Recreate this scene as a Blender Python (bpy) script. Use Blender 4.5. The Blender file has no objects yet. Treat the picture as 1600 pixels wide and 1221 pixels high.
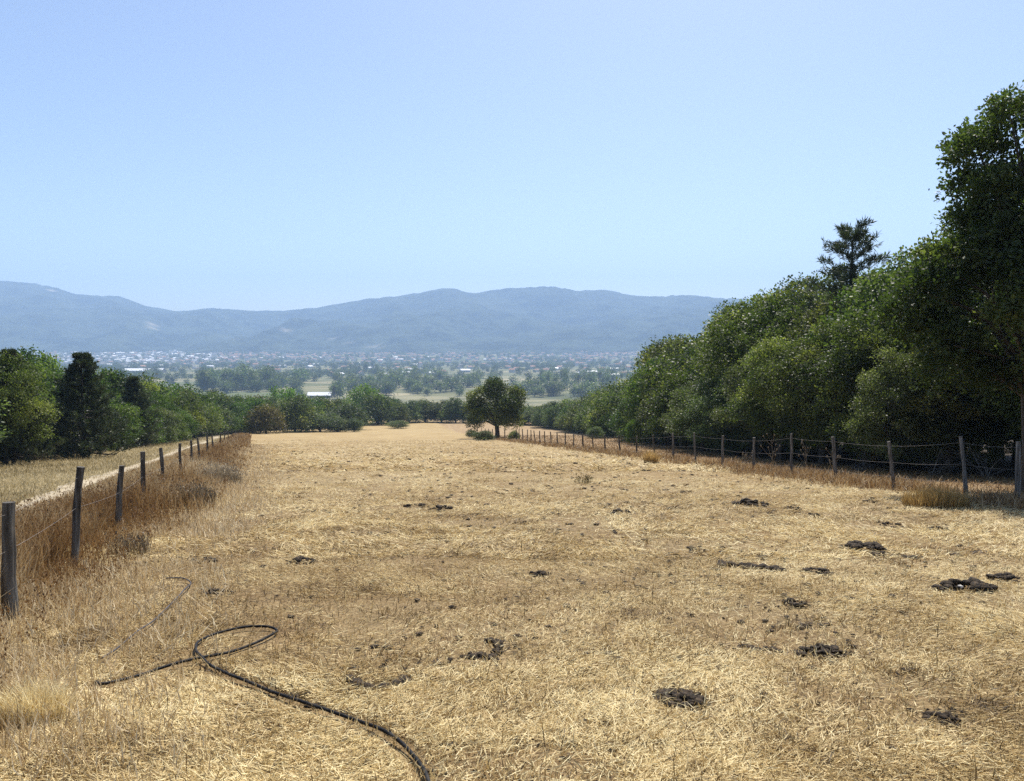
import bpy, math, random
import numpy as np
from mathutils import Vector

# ----------------------------------------------------------------- camera, light, exposure
S = bpy.context.scene
COL = S.collection
CAM_H = 1.6
FPX = 1200.0                       # focal length in pixels of the 1600 px wide photograph
PITCH = math.atan(65.5 / FPX)      # camera looks slightly down: eye level lies at y = 545
cam = bpy.data.cameras.new('camera')
cam.lens = 36.0 * FPX / 1600.0
cam.sensor_width = 36.0
cam.clip_start = 0.05
cam.clip_end = 40000
camo = bpy.data.objects.new('camera', cam)
COL.objects.link(camo)
camo.location = (0, 0, CAM_H)
camo.rotation_euler = (math.pi / 2 - PITCH, 0, 0)
S.camera = camo

SUN_EL, SUN_AZ = math.radians(56), math.radians(16)   # azimuth measured from the view direction (+Y), positive to the right
sd = bpy.data.lights.new('sun', 'SUN')
sd.energy = 5.0
sd.angle = math.radians(0.53)
sd.color = (1.0, 0.945, 0.86)
so = bpy.data.objects.new('sun', sd)
COL.objects.link(so)
sdir = Vector((math.sin(SUN_AZ) * math.cos(SUN_EL), math.cos(SUN_AZ) * math.cos(SUN_EL), math.sin(SUN_EL)))
so.rotation_euler = sdir.to_track_quat('Z', 'Y').to_euler()

W = bpy.data.worlds.new('World')
S.world = W
W.use_nodes = True
nt = W.node_tree
nt.nodes.clear()
sky = nt.nodes.new('ShaderNodeTexSky')
sky.sky_type = 'NISHITA'
sky.sun_disc = False
sky.sun_elevation = SUN_EL
sky.sun_rotation = SUN_AZ
sky.altitude = 700
sky.air_density = 1.0
sky.dust_density = 1.6
sky.ozone_density = 1.2
bg = nt.nodes.new('ShaderNodeBackground')
bg.inputs['Strength'].default_value = 0.102
out = nt.nodes.new('ShaderNodeOutputWorld')
tintn = nt.nodes.new('ShaderNodeMix'); tintn.data_type = 'RGBA'; tintn.blend_type = 'MULTIPLY'
tintn.inputs[0].default_value = 1.0; tintn.inputs[7].default_value = (0.96, 0.955, 1.0, 1)
nt.links.new(sky.outputs[0], tintn.inputs[6])
nt.links.new(tintn.outputs[2], bg.inputs[0])
nt.links.new(bg.outputs[0], out.inputs[0])

S.view_settings.view_transform = 'Standard'
S.view_settings.look = 'None'
S.view_settings.exposure = 0.72
S.view_settings.gamma = 1.0
S.cycles.max_bounces = 6
S.cycles.diffuse_bounces = 3
S.cycles.transmission_bounces = 4
S.cycles.volume_bounces = 2
S.cycles.use_denoising = False
S.cycles.denoiser = 'OPENIMAGEDENOISE'
S.cycles.denoising_input_passes = 'RGB_ALBEDO_NORMAL'
S.cycles.denoising_prefilter = 'ACCURATE'

RNG = np.random.default_rng(7)
random.seed(7)

# ----------------------------------------------------------------- noise
def _hash(ix, iy, seed):
    h = (ix.astype(np.int64) * 374761393 + iy.astype(np.int64) * 668265263 + seed * 1442695041) & 0xffffffff
    h = ((h ^ (h >> 13)) * 1274126177) & 0xffffffff
    return ((h ^ (h >> 16)) & 0xffff) / 65535.0

def vnoise(x, y, seed=0):
    x = np.asarray(x, float); y = np.asarray(y, float)
    ix = np.floor(x); iy = np.floor(y)
    fx = x - ix; fy = y - iy
    fx = fx * fx * (3 - 2 * fx); fy = fy * fy * (3 - 2 * fy)
    a = _hash(ix, iy, seed); b = _hash(ix + 1, iy, seed)
    c = _hash(ix, iy + 1, seed); d = _hash(ix + 1, iy + 1, seed)
    return (a * (1 - fx) + b * fx) * (1 - fy) + (c * (1 - fx) + d * fx) * fy

def fbm(x, y, seed=0, octv=4):
    s = 0; a = 0.5; t = 0
    for k in range(octv):
        s = s + a * vnoise(x * 2 ** k + 17.3 * k, y * 2 ** k - 9.1 * k, seed + k); t += a; a *= 0.5
    return s / t

# ----------------------------------------------------------------- terrain
def profile(y):
    y = np.asarray(y, float)
    k = [-400, 0, 120, 150, 180, 620, 700, 2300, 3000, 9000]
    v = [40, 0, -12.0, -14.85, -17.1, -43.4, -44.6, -44.6, -22, 60]
    return np.interp(y, k, v)

def fence_left_x(y): return -2.0 - 0.34 * y
def fence_right_x(y): return 12.6 - 0.16 * y

def ground(x, y):
    x = np.asarray(x, float); y = np.asarray(y, float)
    z = profile(y)
    dl = np.clip(fence_left_x(y) - x - 1.0, 0, 40)
    z = z - 0.03 * dl * np.clip(1 - (y - 120) / 80, 0, 1)
    near = np.clip(1 - y / 200, 0, 1)
    z = z + (fbm(x * 0.35, y * 0.35, 3, 3) - 0.5) * 0.10 * near + (fbm(x * 1.7, y * 1.7, 8, 2) - 0.5) * 0.035 * near
    far = np.clip((y - 300) / 800, 0, 1)
    z = z + (fbm(x * 0.003, y * 0.003, 5, 3) - 0.5) * 5 * far
    return z

SP, CP = math.sin(PITCH), math.cos(PITCH)
def pix_dir(px, py):
    xc = (px - 800) / FPX; yc = (610.5 - py) / FPX
    return np.array([xc, CP + yc * SP, -SP + yc * CP])

def at(px, py):
    """the point of the ground seen at a pixel of the photograph"""
    d = pix_dir(px, py)
    lo, hi = 1.0, 9000.0
    for k in range(3):
        ts = np.geomspace(lo, hi, 400 if k == 0 else 60)
        under = CAM_H + d[2] * ts < ground(d[0] * ts, d[1] * ts)
        if not under.any(): lo = hi = 3000.0; break
        i = int(np.argmax(under))
        hi = ts[i]; lo = ts[max(i - 1, 0)]
        if lo == hi: break
    p = d * hi
    return np.array([p[0], p[1], float(ground(p[0], p[1]))])

def z_at(y, py):
    d = pix_dir(800, py)
    return CAM_H + y * d[2] / d[1]

def px_of(x, y): return 800 + FPX * x / (y * CP + 0.0)

# ----------------------------------------------------------------- mesh helpers
def new_mesh(name, verts, faces_list, mats, mat_index=None, attrs=None, smooth=False):
    """faces_list: list of int arrays (n, k)"""
    me = bpy.data.meshes.new(name)
    verts = np.asarray(verts, np.float32)
    me.vertices.add(len(verts))
    me.vertices.foreach_set('co', verts.ravel())
    sizes = np.concatenate([np.full(len(f), f.shape[1], np.int32) for f in faces_list])
    loops = np.concatenate([np.asarray(f, np.int32).ravel() for f in faces_list])
    me.loops.add(len(loops))
    me.loops.foreach_set('vertex_index', loops)
    me.polygons.add(len(sizes))
    starts = np.concatenate([[0], np.cumsum(sizes)[:-1]]).astype(np.int32)
    me.polygons.foreach_set('loop_start', starts)
    if mat_index is not None:
        me.polygons.foreach_set('material_index', np.asarray(mat_index, np.int32))
    me.polygons.foreach_set('use_smooth', np.full(len(sizes), smooth, bool))
    for m in mats: me.materials.append(m)
    if attrs:
        for k, v in attrs.items():
            a = me.attributes.new(k, 'FLOAT', 'POINT')
            a.data.foreach_set('value', np.asarray(v, np.float32))
    me.update(calc_edges=True)
    return me

def link(name, me, parent=None, loc=None):
    o = bpy.data.objects.new(name, me)
    COL.objects.link(o)
    if parent is not None: o.parent = parent
    if loc is not None: o.location = loc
    return o

def tag(o, label=None, cat=None, group=None, kind=None):
    if label: o['label'] = label
    if cat: o['category'] = cat
    if group: o['group'] = group
    if kind: o['kind'] = kind
    return o

def empty(name, loc, rz=0):
    o = bpy.data.objects.new(name, None)
    COL.objects.link(o)
    o.location = loc; o.rotation_euler = (0, 0, rz)
    o.empty_display_size = 0.3
    return o

class MB:
    """collects verts / faces of several shapes of ONE part"""
    def __init__(s): s.v = []; s.q = []; s.t = []; s.n = 0; s.tint = []
    def add(s, v, q=None, t=None, tint=0.5):
        v = np.asarray(v, float)
        s.v.append(v); s.tint.append(np.full(len(v), tint) if np.isscalar(tint) else tint)
        if q is not None and len(q): s.q.append(np.asarray(q) + s.n)
        if t is not None and len(t): s.t.append(np.asarray(t) + s.n)
        s.n += len(v)
    def tube(s, pts, rad, seg=8, cap=True, flat=1.0, rough=0.0, tint=0.5):
        pts = np.asarray(pts, float); n = len(pts)
        rad = np.broadcast_to(np.asarray(rad, float), (n,))
        tan = np.gradient(pts, axis=0)
        tan /= np.linalg.norm(tan, axis=1)[:, None] + 1e-9
        ref = np.array([0, 0, 1.0]) if abs(tan[:, 2]).mean() < 0.8 else np.array([1.0, 0, 0])
        a = np.cross(tan, ref); a /= np.linalg.norm(a, axis=1)[:, None] + 1e-9
        b = np.cross(a, tan)
        th = np.arange(seg) * 2 * math.pi / seg
        r = rad[:, None] * (1 + rough * (RNG.random((n, seg)) - 0.5))
        v = pts[:, None, :] + r[:, :, None] * (np.cos(th)[None, :, None] * a[:, None, :] + flat * np.sin(th)[None, :, None] * b[:, None, :])
        v = v.reshape(-1, 3)
        i = np.arange(n - 1)[:, None] * seg; j = np.arange(seg)[None, :]
        q = np.stack([i + j, i + (j + 1) % seg, i + seg + (j + 1) % seg, i + seg + j], -1).reshape(-1, 4)
        if cap:
            base = len(v)
            v = np.vstack([v, pts[:1], pts[-1:]])
            j = np.arange(seg)
            t = np.vstack([np.stack([(j + 1) % seg, j, np.full(seg, base)], 1),
                           np.stack([(n - 1) * seg + j, (n - 1) * seg + (j + 1) % seg, np.full(seg, base + 1)], 1)])
            s.add(v, q, t, tint)
        else:
            s.add(v, q, None, tint)
    def box(s, c, size, rz=0.0):
        x, y, z = np.array(size) / 2
        v = np.array([[-x, -y, -z], [x, -y, -z], [x, y, -z], [-x, y, -z], [-x, -y, z], [x, -y, z], [x, y, z], [-x, y, z]])
        cz, sz = math.cos(rz), math.sin(rz)
        v = np.stack([v[:, 0] * cz - v[:, 1] * sz, v[:, 0] * sz + v[:, 1] * cz, v[:, 2]], 1) + np.array(c)
        q = [[0, 3, 2, 1], [4, 5, 6, 7], [0, 1, 5, 4], [1, 2, 6, 5], [2, 3, 7, 6], [3, 0, 4, 7]]
        s.add(v, q)
    def mesh(s, name, mat, smooth=False):
        f = []
        if s.q: f.append(np.concatenate(s.q))
        if s.t: f.append(np.concatenate(s.t))
        return new_mesh(name, np.concatenate(s.v), f, [mat], attrs={'tint': np.concatenate(s.tint)}, smooth=smooth)

# ----------------------------------------------------------------- materials
def mat(name):
    m = bpy.data.materials.new(name)
    m.use_nodes = True
    m.node_tree.nodes.clear()
    return m, m.node_tree.nodes, m.node_tree.links

def ramp(N, stops):
    r = N.new('ShaderNodeValToRGB')
    e = r.color_ramp.elements
    e[0].position, e[0].color = stops[0][0], (*stops[0][1], 1)
    e[1].position, e[1].color = stops[-1][0], (*stops[-1][1], 1)
    for p, c in stops[1:-1]:
        k = e.new(p); k.color = (*c, 1)
    return r

def leaf_material(name, stops, trans=0.35, hue_var=0.03, val_var=0.25, spec=0.2, rough=0.5):
    m, N, L = mat(name)
    a = N.new('ShaderNodeAttribute'); a.attribute_name = 'tint'
    r = ramp(N, stops)
    L.new(a.outputs['Fac'], r.inputs[0])
    oi = N.new('ShaderNodeObjectInfo')
    hs = N.new('ShaderNodeHueSaturation')
    mh = N.new('ShaderNodeMapRange'); mh.inputs[3].default_value = 0.5 - hue_var; mh.inputs[4].default_value = 0.5 + hue_var * 0.6
    mv = N.new('ShaderNodeMapRange'); mv.inputs[3].default_value = 1 - val_var; mv.inputs[4].default_value = 1 + val_var
    ml = N.new('ShaderNodeMath'); ml.operation = 'MULTIPLY'; ml.inputs[1].default_value = 7.31
    fr = N.new('ShaderNodeMath'); fr.operation = 'FRACT'
    L.new(oi.outputs['Random'], mh.inputs[0]); L.new(oi.outputs['Random'], ml.inputs[0]); L.new(ml.outputs[0], fr.inputs[0]); L.new(fr.outputs[0], mv.inputs[0])
    L.new(r.outputs[0], hs.inputs['Color']); L.new(mh.outputs[0], hs.inputs['Hue']); L.new(mv.outputs[0], hs.inputs['Value'])
    p = N.new('ShaderNodeBsdfPrincipled')
    p.inputs['Roughness'].default_value = rough
    p.inputs['Specular IOR Level'].default_value = spec
    L.new(hs.outputs[0], p.inputs['Base Color'])
    t = N.new('ShaderNodeBsdfTranslucent')
    br = N.new('ShaderNodeMix'); br.data_type = 'RGBA'; br.blend_type = 'MULTIPLY'; br.inputs[0].default_value = 1
    br.inputs[7].default_value = (1.45, 1.7, 0.68, 1)
    L.new(hs.outputs[0], br.inputs[6]); L.new(br.outputs[2], t.inputs[0])
    mx = N.new('ShaderNodeMixShader'); mx.inputs[0].default_value = trans
    L.new(p.outputs[0], mx.inputs[1]); L.new(t.outputs[0], mx.inputs[2])
    o = N.new('ShaderNodeOutputMaterial')
    L.new(mx.outputs[0], o.inputs[0])
    return m

def straw_material(name, stops, trans=0.25):
    m, N, L = mat(name)
    a = N.new('ShaderNodeAttribute'); a.attribute_name = 'tint'
    r = ramp(N, stops)
    L.new(a.outputs['Fac'], r.inputs[0])
    d = N.new('ShaderNodeBsdfPrincipled'); d.inputs['Roughness'].default_value = 0.6; d.inputs['Specular IOR Level'].default_value = 0.3
    t = N.new('ShaderNodeBsdfTranslucent')
    L.new(r.outputs[0], d.inputs['Base Color']); L.new(r.outputs[0], t.inputs[0])
    mx = N.new('ShaderNodeMixShader'); mx.inputs[0].default_value = trans
    L.new(d.outputs[0], mx.inputs[1]); L.new(t.outputs[0], mx.inputs[2])
    o = N.new('ShaderNodeOutputMaterial'); L.new(mx.outputs[0], o.inputs[0])
    return m

def noise_material(name, c1, c2, scale, rough=0.85, bump=0.3, stretch=(1, 1, 1), detail=6, coord='Object', c3=None, spec=0.25):
    m, N, L = mat(name)
    tc = N.new('ShaderNodeTexCoord')
    mp = N.new('ShaderNodeMapping'); mp.inputs['Scale'].default_value = stretch
    nz = N.new('ShaderNodeTexNoise'); nz.inputs['Scale'].default_value = scale; nz.inputs['Detail'].default_value = detail
    L.new(tc.outputs[coord], mp.inputs[0]); L.new(mp.outputs[0], nz.inputs[0])
    r = ramp(N, [(0.3, c1), (0.7, c2)] if c3 is None else [(0.3, c1), (0.5, c2), (0.7, c3)])
    L.new(nz.outputs['Fac'], r.inputs[0])
    b = N.new('ShaderNodeBump'); b.inputs['Strength'].default_value = bump; b.inputs['Distance'].default_value = 0.02
    L.new(nz.outputs['Fac'], b.inputs['Height'])
    p = N.new('ShaderNodeBsdfPrincipled'); p.inputs['Roughness'].default_value = rough; p.inputs['Specular IOR Level'].default_value = spec
    L.new(r.outputs[0], p.inputs['Base Color']); L.new(b.outputs[0], p.inputs['Normal'])
    o = N.new('ShaderNodeOutputMaterial'); L.new(p.outputs[0], o.inputs[0])
    return m

M = {}
M['oak'] = leaf_material('oak_leaf', [(0, (0.018, 0.028, 0.010)), (0.45, (0.063, 0.086, 0.028)), (0.8, (0.131, 0.153, 0.048)), (1, (0.216, 0.227, 0.077))], trans=0.38)
M['oak_grey'] = leaf_material('grey_oak_leaf', [(0, (0.019, 0.028, 0.012)), (0.45, (0.065, 0.084, 0.038)), (0.8, (0.129, 0.152, 0.069)), (1, (0.205, 0.227, 0.108))], trans=0.38)
M['bright'] = leaf_material('young_leaf', [(0, (0.05, 0.085, 0.02)), (0.5, (0.09, 0.15, 0.035)), (1, (0.16, 0.22, 0.06))], trans=0.45, hue_var=0.01)
M['mid'] = leaf_material('scrub_leaf', [(0, (0.017, 0.030, 0.009)), (0.45, (0.054, 0.087, 0.021)), (0.8, (0.111, 0.151, 0.038)), (1, (0.174, 0.208, 0.064))], trans=0.38)
M['rust'] = leaf_material('rusty_leaf', [(0, (0.045, 0.033, 0.012)), (0.5, (0.090, 0.071, 0.022)), (1, (0.143, 0.123, 0.035))], hue_var=0.01)
M['pine'] = leaf_material('pine_needle', [(0, (0.020, 0.030, 0.016)), (0.5, (0.057, 0.073, 0.040)), (1, (0.119, 0.138, 0.077))], trans=0.15, hue_var=0.01)
M['poplar'] = leaf_material('poplar_leaf', [(0, (0.06, 0.085, 0.03)), (0.5, (0.10, 0.135, 0.05)), (1, (0.16, 0.19, 0.08))], hue_var=0.02)
M['bark'] = noise_material('bark', (0.03, 0.024, 0.018), (0.12, 0.10, 0.08), 9, stretch=(1, 1, 0.25), bump=0.8)
M['post'] = noise_material('weathered_post', (0.018, 0.015, 0.012), (0.085, 0.075, 0.062), 26, stretch=(1, 1, 0.08), bump=1.0, c3=(0.17, 0.16, 0.14))
M['grey_post'] = noise_material('grey_weathered_post', (0.03, 0.027, 0.023), (0.11, 0.10, 0.088), 26, stretch=(1, 1, 0.08), bump=1.0, c3=(0.26, 0.245, 0.22))
M['dung'] = noise_material('dried_dung', (0.010, 0.007, 0.004), (0.030, 0.020, 0.011), 45, bump=1.0, c3=(0.10, 0.066, 0.034))
M['hose'] = noise_material('black_hose_rubber', (0.004, 0.004, 0.005), (0.010, 0.010, 0.011), 14, rough=0.65, bump=0.15, c3=(0.045, 0.040, 0.033), spec=0.15)
M['grey_hose'] = noise_material('dusty_grey_hose', (0.018, 0.017, 0.020), (0.055, 0.05, 0.056), 20, rough=0.5, bump=0.1, spec=0.5)
M['wire'] = noise_material('rusty_wire', (0.12, 0.10, 0.085), (0.32, 0.30, 0.28), 30, rough=0.5, bump=0.0)
STRAW = [(0.0, (0.045, 0.03, 0.016)), (0.22, (0.17, 0.112, 0.052)), (0.45, (0.37, 0.27, 0.135)), (0.7, (0.56, 0.46, 0.285)), (1.0, (0.74, 0.67, 0.49))]
STRAW = [(p_, (c_[0] * 1.18, c_[1] * 1.12, c_[2] * 0.88)) for p_, c_ in STRAW]
M['straw'] = straw_material('dry_straw', STRAW)
M['weed'] = straw_material('dry_weed', [(0.0, (0.05, 0.028, 0.014)), (0.25, (0.17, 0.085, 0.030)), (0.5, (0.30, 0.185, 0.075)), (0.75, (0.46, 0.34, 0.18)), (1.0, (0.70, 0.60, 0.40))], trans=0.3)
M['greyweed'] = straw_material('grey_weed', [(0.0, (0.06, 0.045, 0.028)), (0.5, (0.22, 0.17, 0.105)), (1.0, (0.46, 0.39, 0.27))], trans=0.2)
M['pasture'] = straw_material('pasture_grass', [(0.0, (0.09, 0.07, 0.025)), (0.35, (0.29, 0.225, 0.105)), (0.7, (0.47, 0.385, 0.205)), (1.0, (0.60, 0.50, 0.29))], trans=0.3)
M['golden'] = straw_material('golden_grass', [(0.0, (0.16, 0.09, 0.03)), (0.5, (0.42, 0.27, 0.085)), (1.0, (0.62, 0.45, 0.19))], trans=0.35)
M['plaster'] = noise_material('pale_plaster', (0.42, 0.385, 0.33), (0.60, 0.56, 0.50), 0.6, bump=0.05)
M['darkwall'] = noise_material('dark_shed_wall', (0.05, 0.05, 0.055), (0.12, 0.12, 0.125), 0.8, bump=0.05)
M['tiles'] = noise_material('clay_tiles', (0.24, 0.12, 0.08), (0.38, 0.22, 0.15), 0.9, bump=0.3)
M['sheet'] = noise_material('pale_sheet_roof', (0.62, 0.62, 0.62), (0.78, 0.78, 0.78), 0.5, rough=0.5, bump=0.05)
M['slate'] = noise_material('grey_roof', (0.12, 0.11, 0.11), (0.25, 0.23, 0.22), 0.9, bump=0.2)
M['concrete'] = noise_material('concrete', (0.30, 0.29, 0.27), (0.45, 0.44, 0.42), 3, bump=0.05)

# ----------------------------------------------------------------- the ground sheet
def graded(lo, hi, step, far_lo, far_hi, g):
    a = list(np.arange(lo, hi + 1e-6, step))
    s = step; x = hi
    while x < far_hi:
        s *= g; x += s; a.append(min(x, far_hi))
    s = step; x = lo; b = []
    while x > far_lo:
        s *= g; x -= s; b.append(max(x, far_lo))
    return np.array(b[::-1] + a)

gx = graded(-22, 22, 0.35, -9000, 9000, 1.055)
gy = graded(1, 40, 0.30, -300, 5850, 1.035)
GX, GY = np.meshgrid(gx, gy)
GZ = ground(GX, GY)
nx, ny = len(gx), len(gy)
idx = np.arange(nx * ny).reshape(ny, nx)
gq = np.stack([idx[:-1, :-1], idx[:-1, 1:], idx[1:, 1:], idx[1:, :-1]], -1).reshape(-1, 4)

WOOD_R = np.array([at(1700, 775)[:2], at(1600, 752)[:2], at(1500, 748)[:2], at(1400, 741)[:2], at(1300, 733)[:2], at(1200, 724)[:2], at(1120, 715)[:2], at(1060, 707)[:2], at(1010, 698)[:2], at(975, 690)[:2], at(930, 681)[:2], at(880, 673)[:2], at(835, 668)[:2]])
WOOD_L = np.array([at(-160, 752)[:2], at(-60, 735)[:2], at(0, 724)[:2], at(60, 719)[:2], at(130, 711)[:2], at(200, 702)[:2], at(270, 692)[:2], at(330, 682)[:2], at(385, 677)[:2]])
def wood_edge(poly, y):
    o = np.argsort(poly[:, 1])
    return np.interp(y, poly[o, 1], poly[o, 0])
pasture = np.clip((fence_left_x(GY) - GX - 0.6) / 0.8, 0, 1)
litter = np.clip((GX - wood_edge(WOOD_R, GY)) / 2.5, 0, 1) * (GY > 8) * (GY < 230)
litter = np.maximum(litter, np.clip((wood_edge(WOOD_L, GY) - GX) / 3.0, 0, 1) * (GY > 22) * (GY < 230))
valley = np.clip((GY - 260) / 60, 0, 1)
beyond = np.clip((GX - fence_right_x(GY) - 0.3) / 0.8, 0, 1) * (1 - litter)

def ground_material():
    m, N, L = mat('ground_cover')
    geo = N.new('ShaderNodeNewGeometry')
    def attr(n):
        a = N.new('ShaderNodeAttribute'); a.attribute_name = n; return a.outputs['Fac']
    def noise(scale, detail=5, rough=0.55, stretch=None):
        nz = N.new('ShaderNodeTexNoise'); nz.inputs['Scale'].default_value = scale; nz.inputs['Detail'].default_value = detail
        nz.inputs['Roughness'].default_value = rough
        if stretch:
            mp = N.new('ShaderNodeMapping'); mp.inputs['Scale'].default_value = stretch
            L.new(geo.outputs['Position'], mp.inputs[0]); L.new(mp.outputs[0], nz.inputs[0])
        else: L.new(geo.outputs['Position'], nz.inputs[0])
        return nz.outputs['Fac']
    def mixc(f, a, b, blend='MIX'):
        x = N.new('ShaderNodeMix'); x.data_type = 'RGBA'; x.blend_type = blend
        if hasattr(f, 'links'): L.new(f, x.inputs[0])
        else: x.inputs[0].default_value = f
        for s, v in ((6, a), (7, b)):
            if hasattr(v, 'links'): L.new(v, x.inputs[s])
            else: x.inputs[s].default_value = (*v, 1)
        return x.outputs[2]
    def rmp(f, stops):
        r = ramp(N, stops); L.new(f, r.inputs[0]); return r.outputs[0]
    # straw field
    big = noise(0.16, 4)
    medn = noise(1.3, 5, 0.6)
    fine = noise(26, 4, 0.7)
    fibre = noise(60, 3, 0.7, (1, 0.25, 1))
    straw = rmp(big, [(0.35, (0.31, 0.21, 0.09)), (0.5, (0.36, 0.27, 0.135)), (0.65, (0.40, 0.31, 0.17))])
    straw = mixc(rmp(medn, [(0.30, (1, 1, 1)), (0.44, (0.25, 0.25, 0.25)), (0.6, (0, 0, 0))]), straw, (0.20, 0.12, 0.045))
    straw = mixc(rmp(fine, [(0.36, (0.85, 0.85, 0.85)), (0.56, (0, 0, 0))]), straw, (0.10, 0.062, 0.028))
    straw = mixc(rmp(fibre, [(0.5, (0, 0, 0)), (0.7, (0.6, 0.6, 0.6))]), straw, (0.62, 0.50, 0.29))
    sp = N.new('ShaderNodeSeparateXYZ'); L.new(geo.outputs['Position'], sp.inputs[0])
    fr_ = N.new('ShaderNodeMapRange'); fr_.inputs[1].default_value = 55; fr_.inputs[2].default_value = 105; fr_.inputs[4].default_value = 0.6; L.new(sp.outputs[1], fr_.inputs[0])
    straw = mixc(fr_.outputs[0], straw, rmp(noise(0.35, 5), [(0.35, (0.28, 0.19, 0.08)), (0.65, (0.42, 0.315, 0.15))]))
    # bare earth shows between the stalks where the straw itself is modelled
    fe = N.new('ShaderNodeMapRange'); fe.inputs[1].default_value = 14; fe.inputs[2].default_value = 34; fe.inputs[3].default_value = 0.5; fe.inputs[4].default_value = 0.0; L.new(sp.outputs[1], fe.inputs[0])
    straw = mixc(fe.outputs[0], straw, rmp(noise(2.1, 6, 0.6), [(0.35, (0.085, 0.052, 0.024)), (0.65, (0.19, 0.125, 0.060))]))
    # pasture beyond the left fence
    past = rmp(noise(0.5, 6, 0.65), [(0.3, (0.20, 0.155, 0.075)), (0.5, (0.31, 0.24, 0.125)), (0.7, (0.40, 0.33, 0.19))])
    past = mixc(rmp(fine, [(0.36, (0.7, 0.7, 0.7)), (0.56, (0, 0, 0))]), past, (0.08, 0.065, 0.025))
    bey = rmp(noise(0.9, 5, 0.6), [(0.3, (0.18, 0.115, 0.055)), (0.5, (0.29, 0.20, 0.105)), (0.7, (0.40, 0.30, 0.17))])
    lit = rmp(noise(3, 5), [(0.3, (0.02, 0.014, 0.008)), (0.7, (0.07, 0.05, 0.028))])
    # valley patchwork
    vo = N.new('ShaderNodeTexVoronoi'); vo.inputs['Scale'].default_value = 0.0085
    mp = N.new('ShaderNodeMapping'); mp.inputs['Scale'].default_value = (0.55, 1.2, 0.001); mp.inputs['Rotation'].default_value = (0, 0, 0.22)
    L.new(geo.outputs['Position'], mp.inputs[0]); L.new(mp.outputs[0], vo.inputs[0])
    sx = N.new('ShaderNodeSeparateColor'); L.new(vo.outputs['Color'], sx.inputs[0])
    val = rmp(sx.outputs[0], [(0.0, (0.07, 0.085, 0.035)), (0.25, (0.12, 0.125, 0.05)), (0.42, (0.24, 0.21, 0.11)), (0.6, (0.10, 0.12, 0.045)), (0.8, (0.33, 0.28, 0.17)), (1.0, (0.14, 0.14, 0.06))])
    val = mixc(rmp(noise(0.03, 6), [(0.4, (0.6, 0.6, 0.6)), (0.55, (0, 0, 0))]), val, (0.07, 0.08, 0.035))
    c = mixc(attr('pasture'), straw, past)
    c = mixc(attr('beyond'), c, bey)
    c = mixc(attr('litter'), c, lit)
    c = mixc(attr('valley'), c, val)
    b1 = N.new('ShaderNodeBump'); b1.inputs['Strength'].default_value = 0.9; b1.inputs['Distance'].default_value = 0.035
    L.new(fine, b1.inputs['Height'])
    b2 = N.new('ShaderNodeBump'); b2.inputs['Strength'].default_value = 0.6; b2.inputs['Distance'].default_value = 0.12
    L.new(medn, b2.inputs['Height']); L.new(b1.outputs[0], b2.inputs['Normal'])
    p = N.new('ShaderNodeBsdfPrincipled'); p.inputs['Roughness'].default_value = 0.9; p.inputs['Specular IOR Level'].default_value = 0.15
    L.new(c, p.inputs['Base Color']); L.new(b2.outputs[0], p.inputs['Normal'])
    o = N.new('ShaderNodeOutputMaterial'); L.new(p.outputs[0], o.inputs[0])
    return m

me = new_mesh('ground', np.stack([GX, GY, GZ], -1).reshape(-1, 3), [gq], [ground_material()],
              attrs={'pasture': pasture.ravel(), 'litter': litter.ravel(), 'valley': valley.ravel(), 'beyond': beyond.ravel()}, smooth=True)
tag(link('ground', me), kind='structure')

# dirt track beyond the left fence, a sheet just above the pasture
ty = np.concatenate([np.arange(2, 60, 0.5), np.arange(60, 120, 2)])
tv, tw = [], 7
for y in ty:
    cx = fence_left_x(y) - 2.35 - 0.006 * y + 0.25 * math.sin(y * 0.21)
    for k in range(tw):
        u = k / (tw - 1) - 0.5
        hw = 0.75 + 0.3 * (vnoise(y * 0.9, k * 3.1, 5) - 0.5)
        x = cx + u * hw
        tv.append((x, y, 0))
tv = np.array(tv)
tv[:, 2] = ground(tv[:, 0], tv[:, 1]) + 0.03
ii = np.arange(len(ty) * tw).reshape(len(ty), tw)
tq = np.stack([ii[:-1, :-1], ii[:-1, 1:], ii[1:, 1:], ii[1:, :-1]], -1).reshape(-1, 4)
M['dirt'] = noise_material('pale_dirt', (0.27, 0.21, 0.13), (0.37, 0.305, 0.20), 2.2, bump=0.6, detail=9, c3=(0.45, 0.385, 0.27))
tag(link('dirt_track', new_mesh('dirt_track', tv, [tq], [M['dirt']], smooth=True)), kind='structure')

# ----------------------------------------------------------------- mountains
CREST = np.array([(-900, 455), (-500, 440), (-250, 430), (-100, 436), (0, 440), (60, 444), (95, 452), (120, 461), (150, 463), (190, 465), (230, 478), (280, 488), (330, 483), (380, 486), (440, 487), (500, 481), (560, 470), (620, 464), (660, 458), (690, 452), (710, 452), (735, 460), (790, 452), (860, 449), (900, 455), (950, 455), (1010, 465), (1070, 462), (1130, 467), (1200, 470), (1300, 462), (1500, 470), (1800, 455), (2400, 470)], float)
mx_ = np.arange(-6500, 6501, 32.0)
my_ = np.arange(2600, 5840, 32.0)
MX, MY = np.meshgrid(mx_, my_)
az = 800 + FPX * MX / MY
top = np.interp(az, CREST[:, 0], CREST[:, 1])
Dc = 5000 + 500 * (fbm(az * 0.004, az * 0 + 3.3, 21, 2) - 0.5)
Hc = CAM_H + (545 - top) / FPX * Dc
zb = profile(MY) + 0
foot = 2950 + 500 * (fbm(az * 0.006, az * 0 + 1.3, 23, 2) - 0.5)
t = np.clip((MY - foot) / (Dc - foot), 0, 1)
s = t ** 1.15
spur = 1 - np.abs(2 * fbm(MX * 0.0016 + 0.0004 * MY, MY * 0.0007, 31, 4) - 1) * 2
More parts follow.
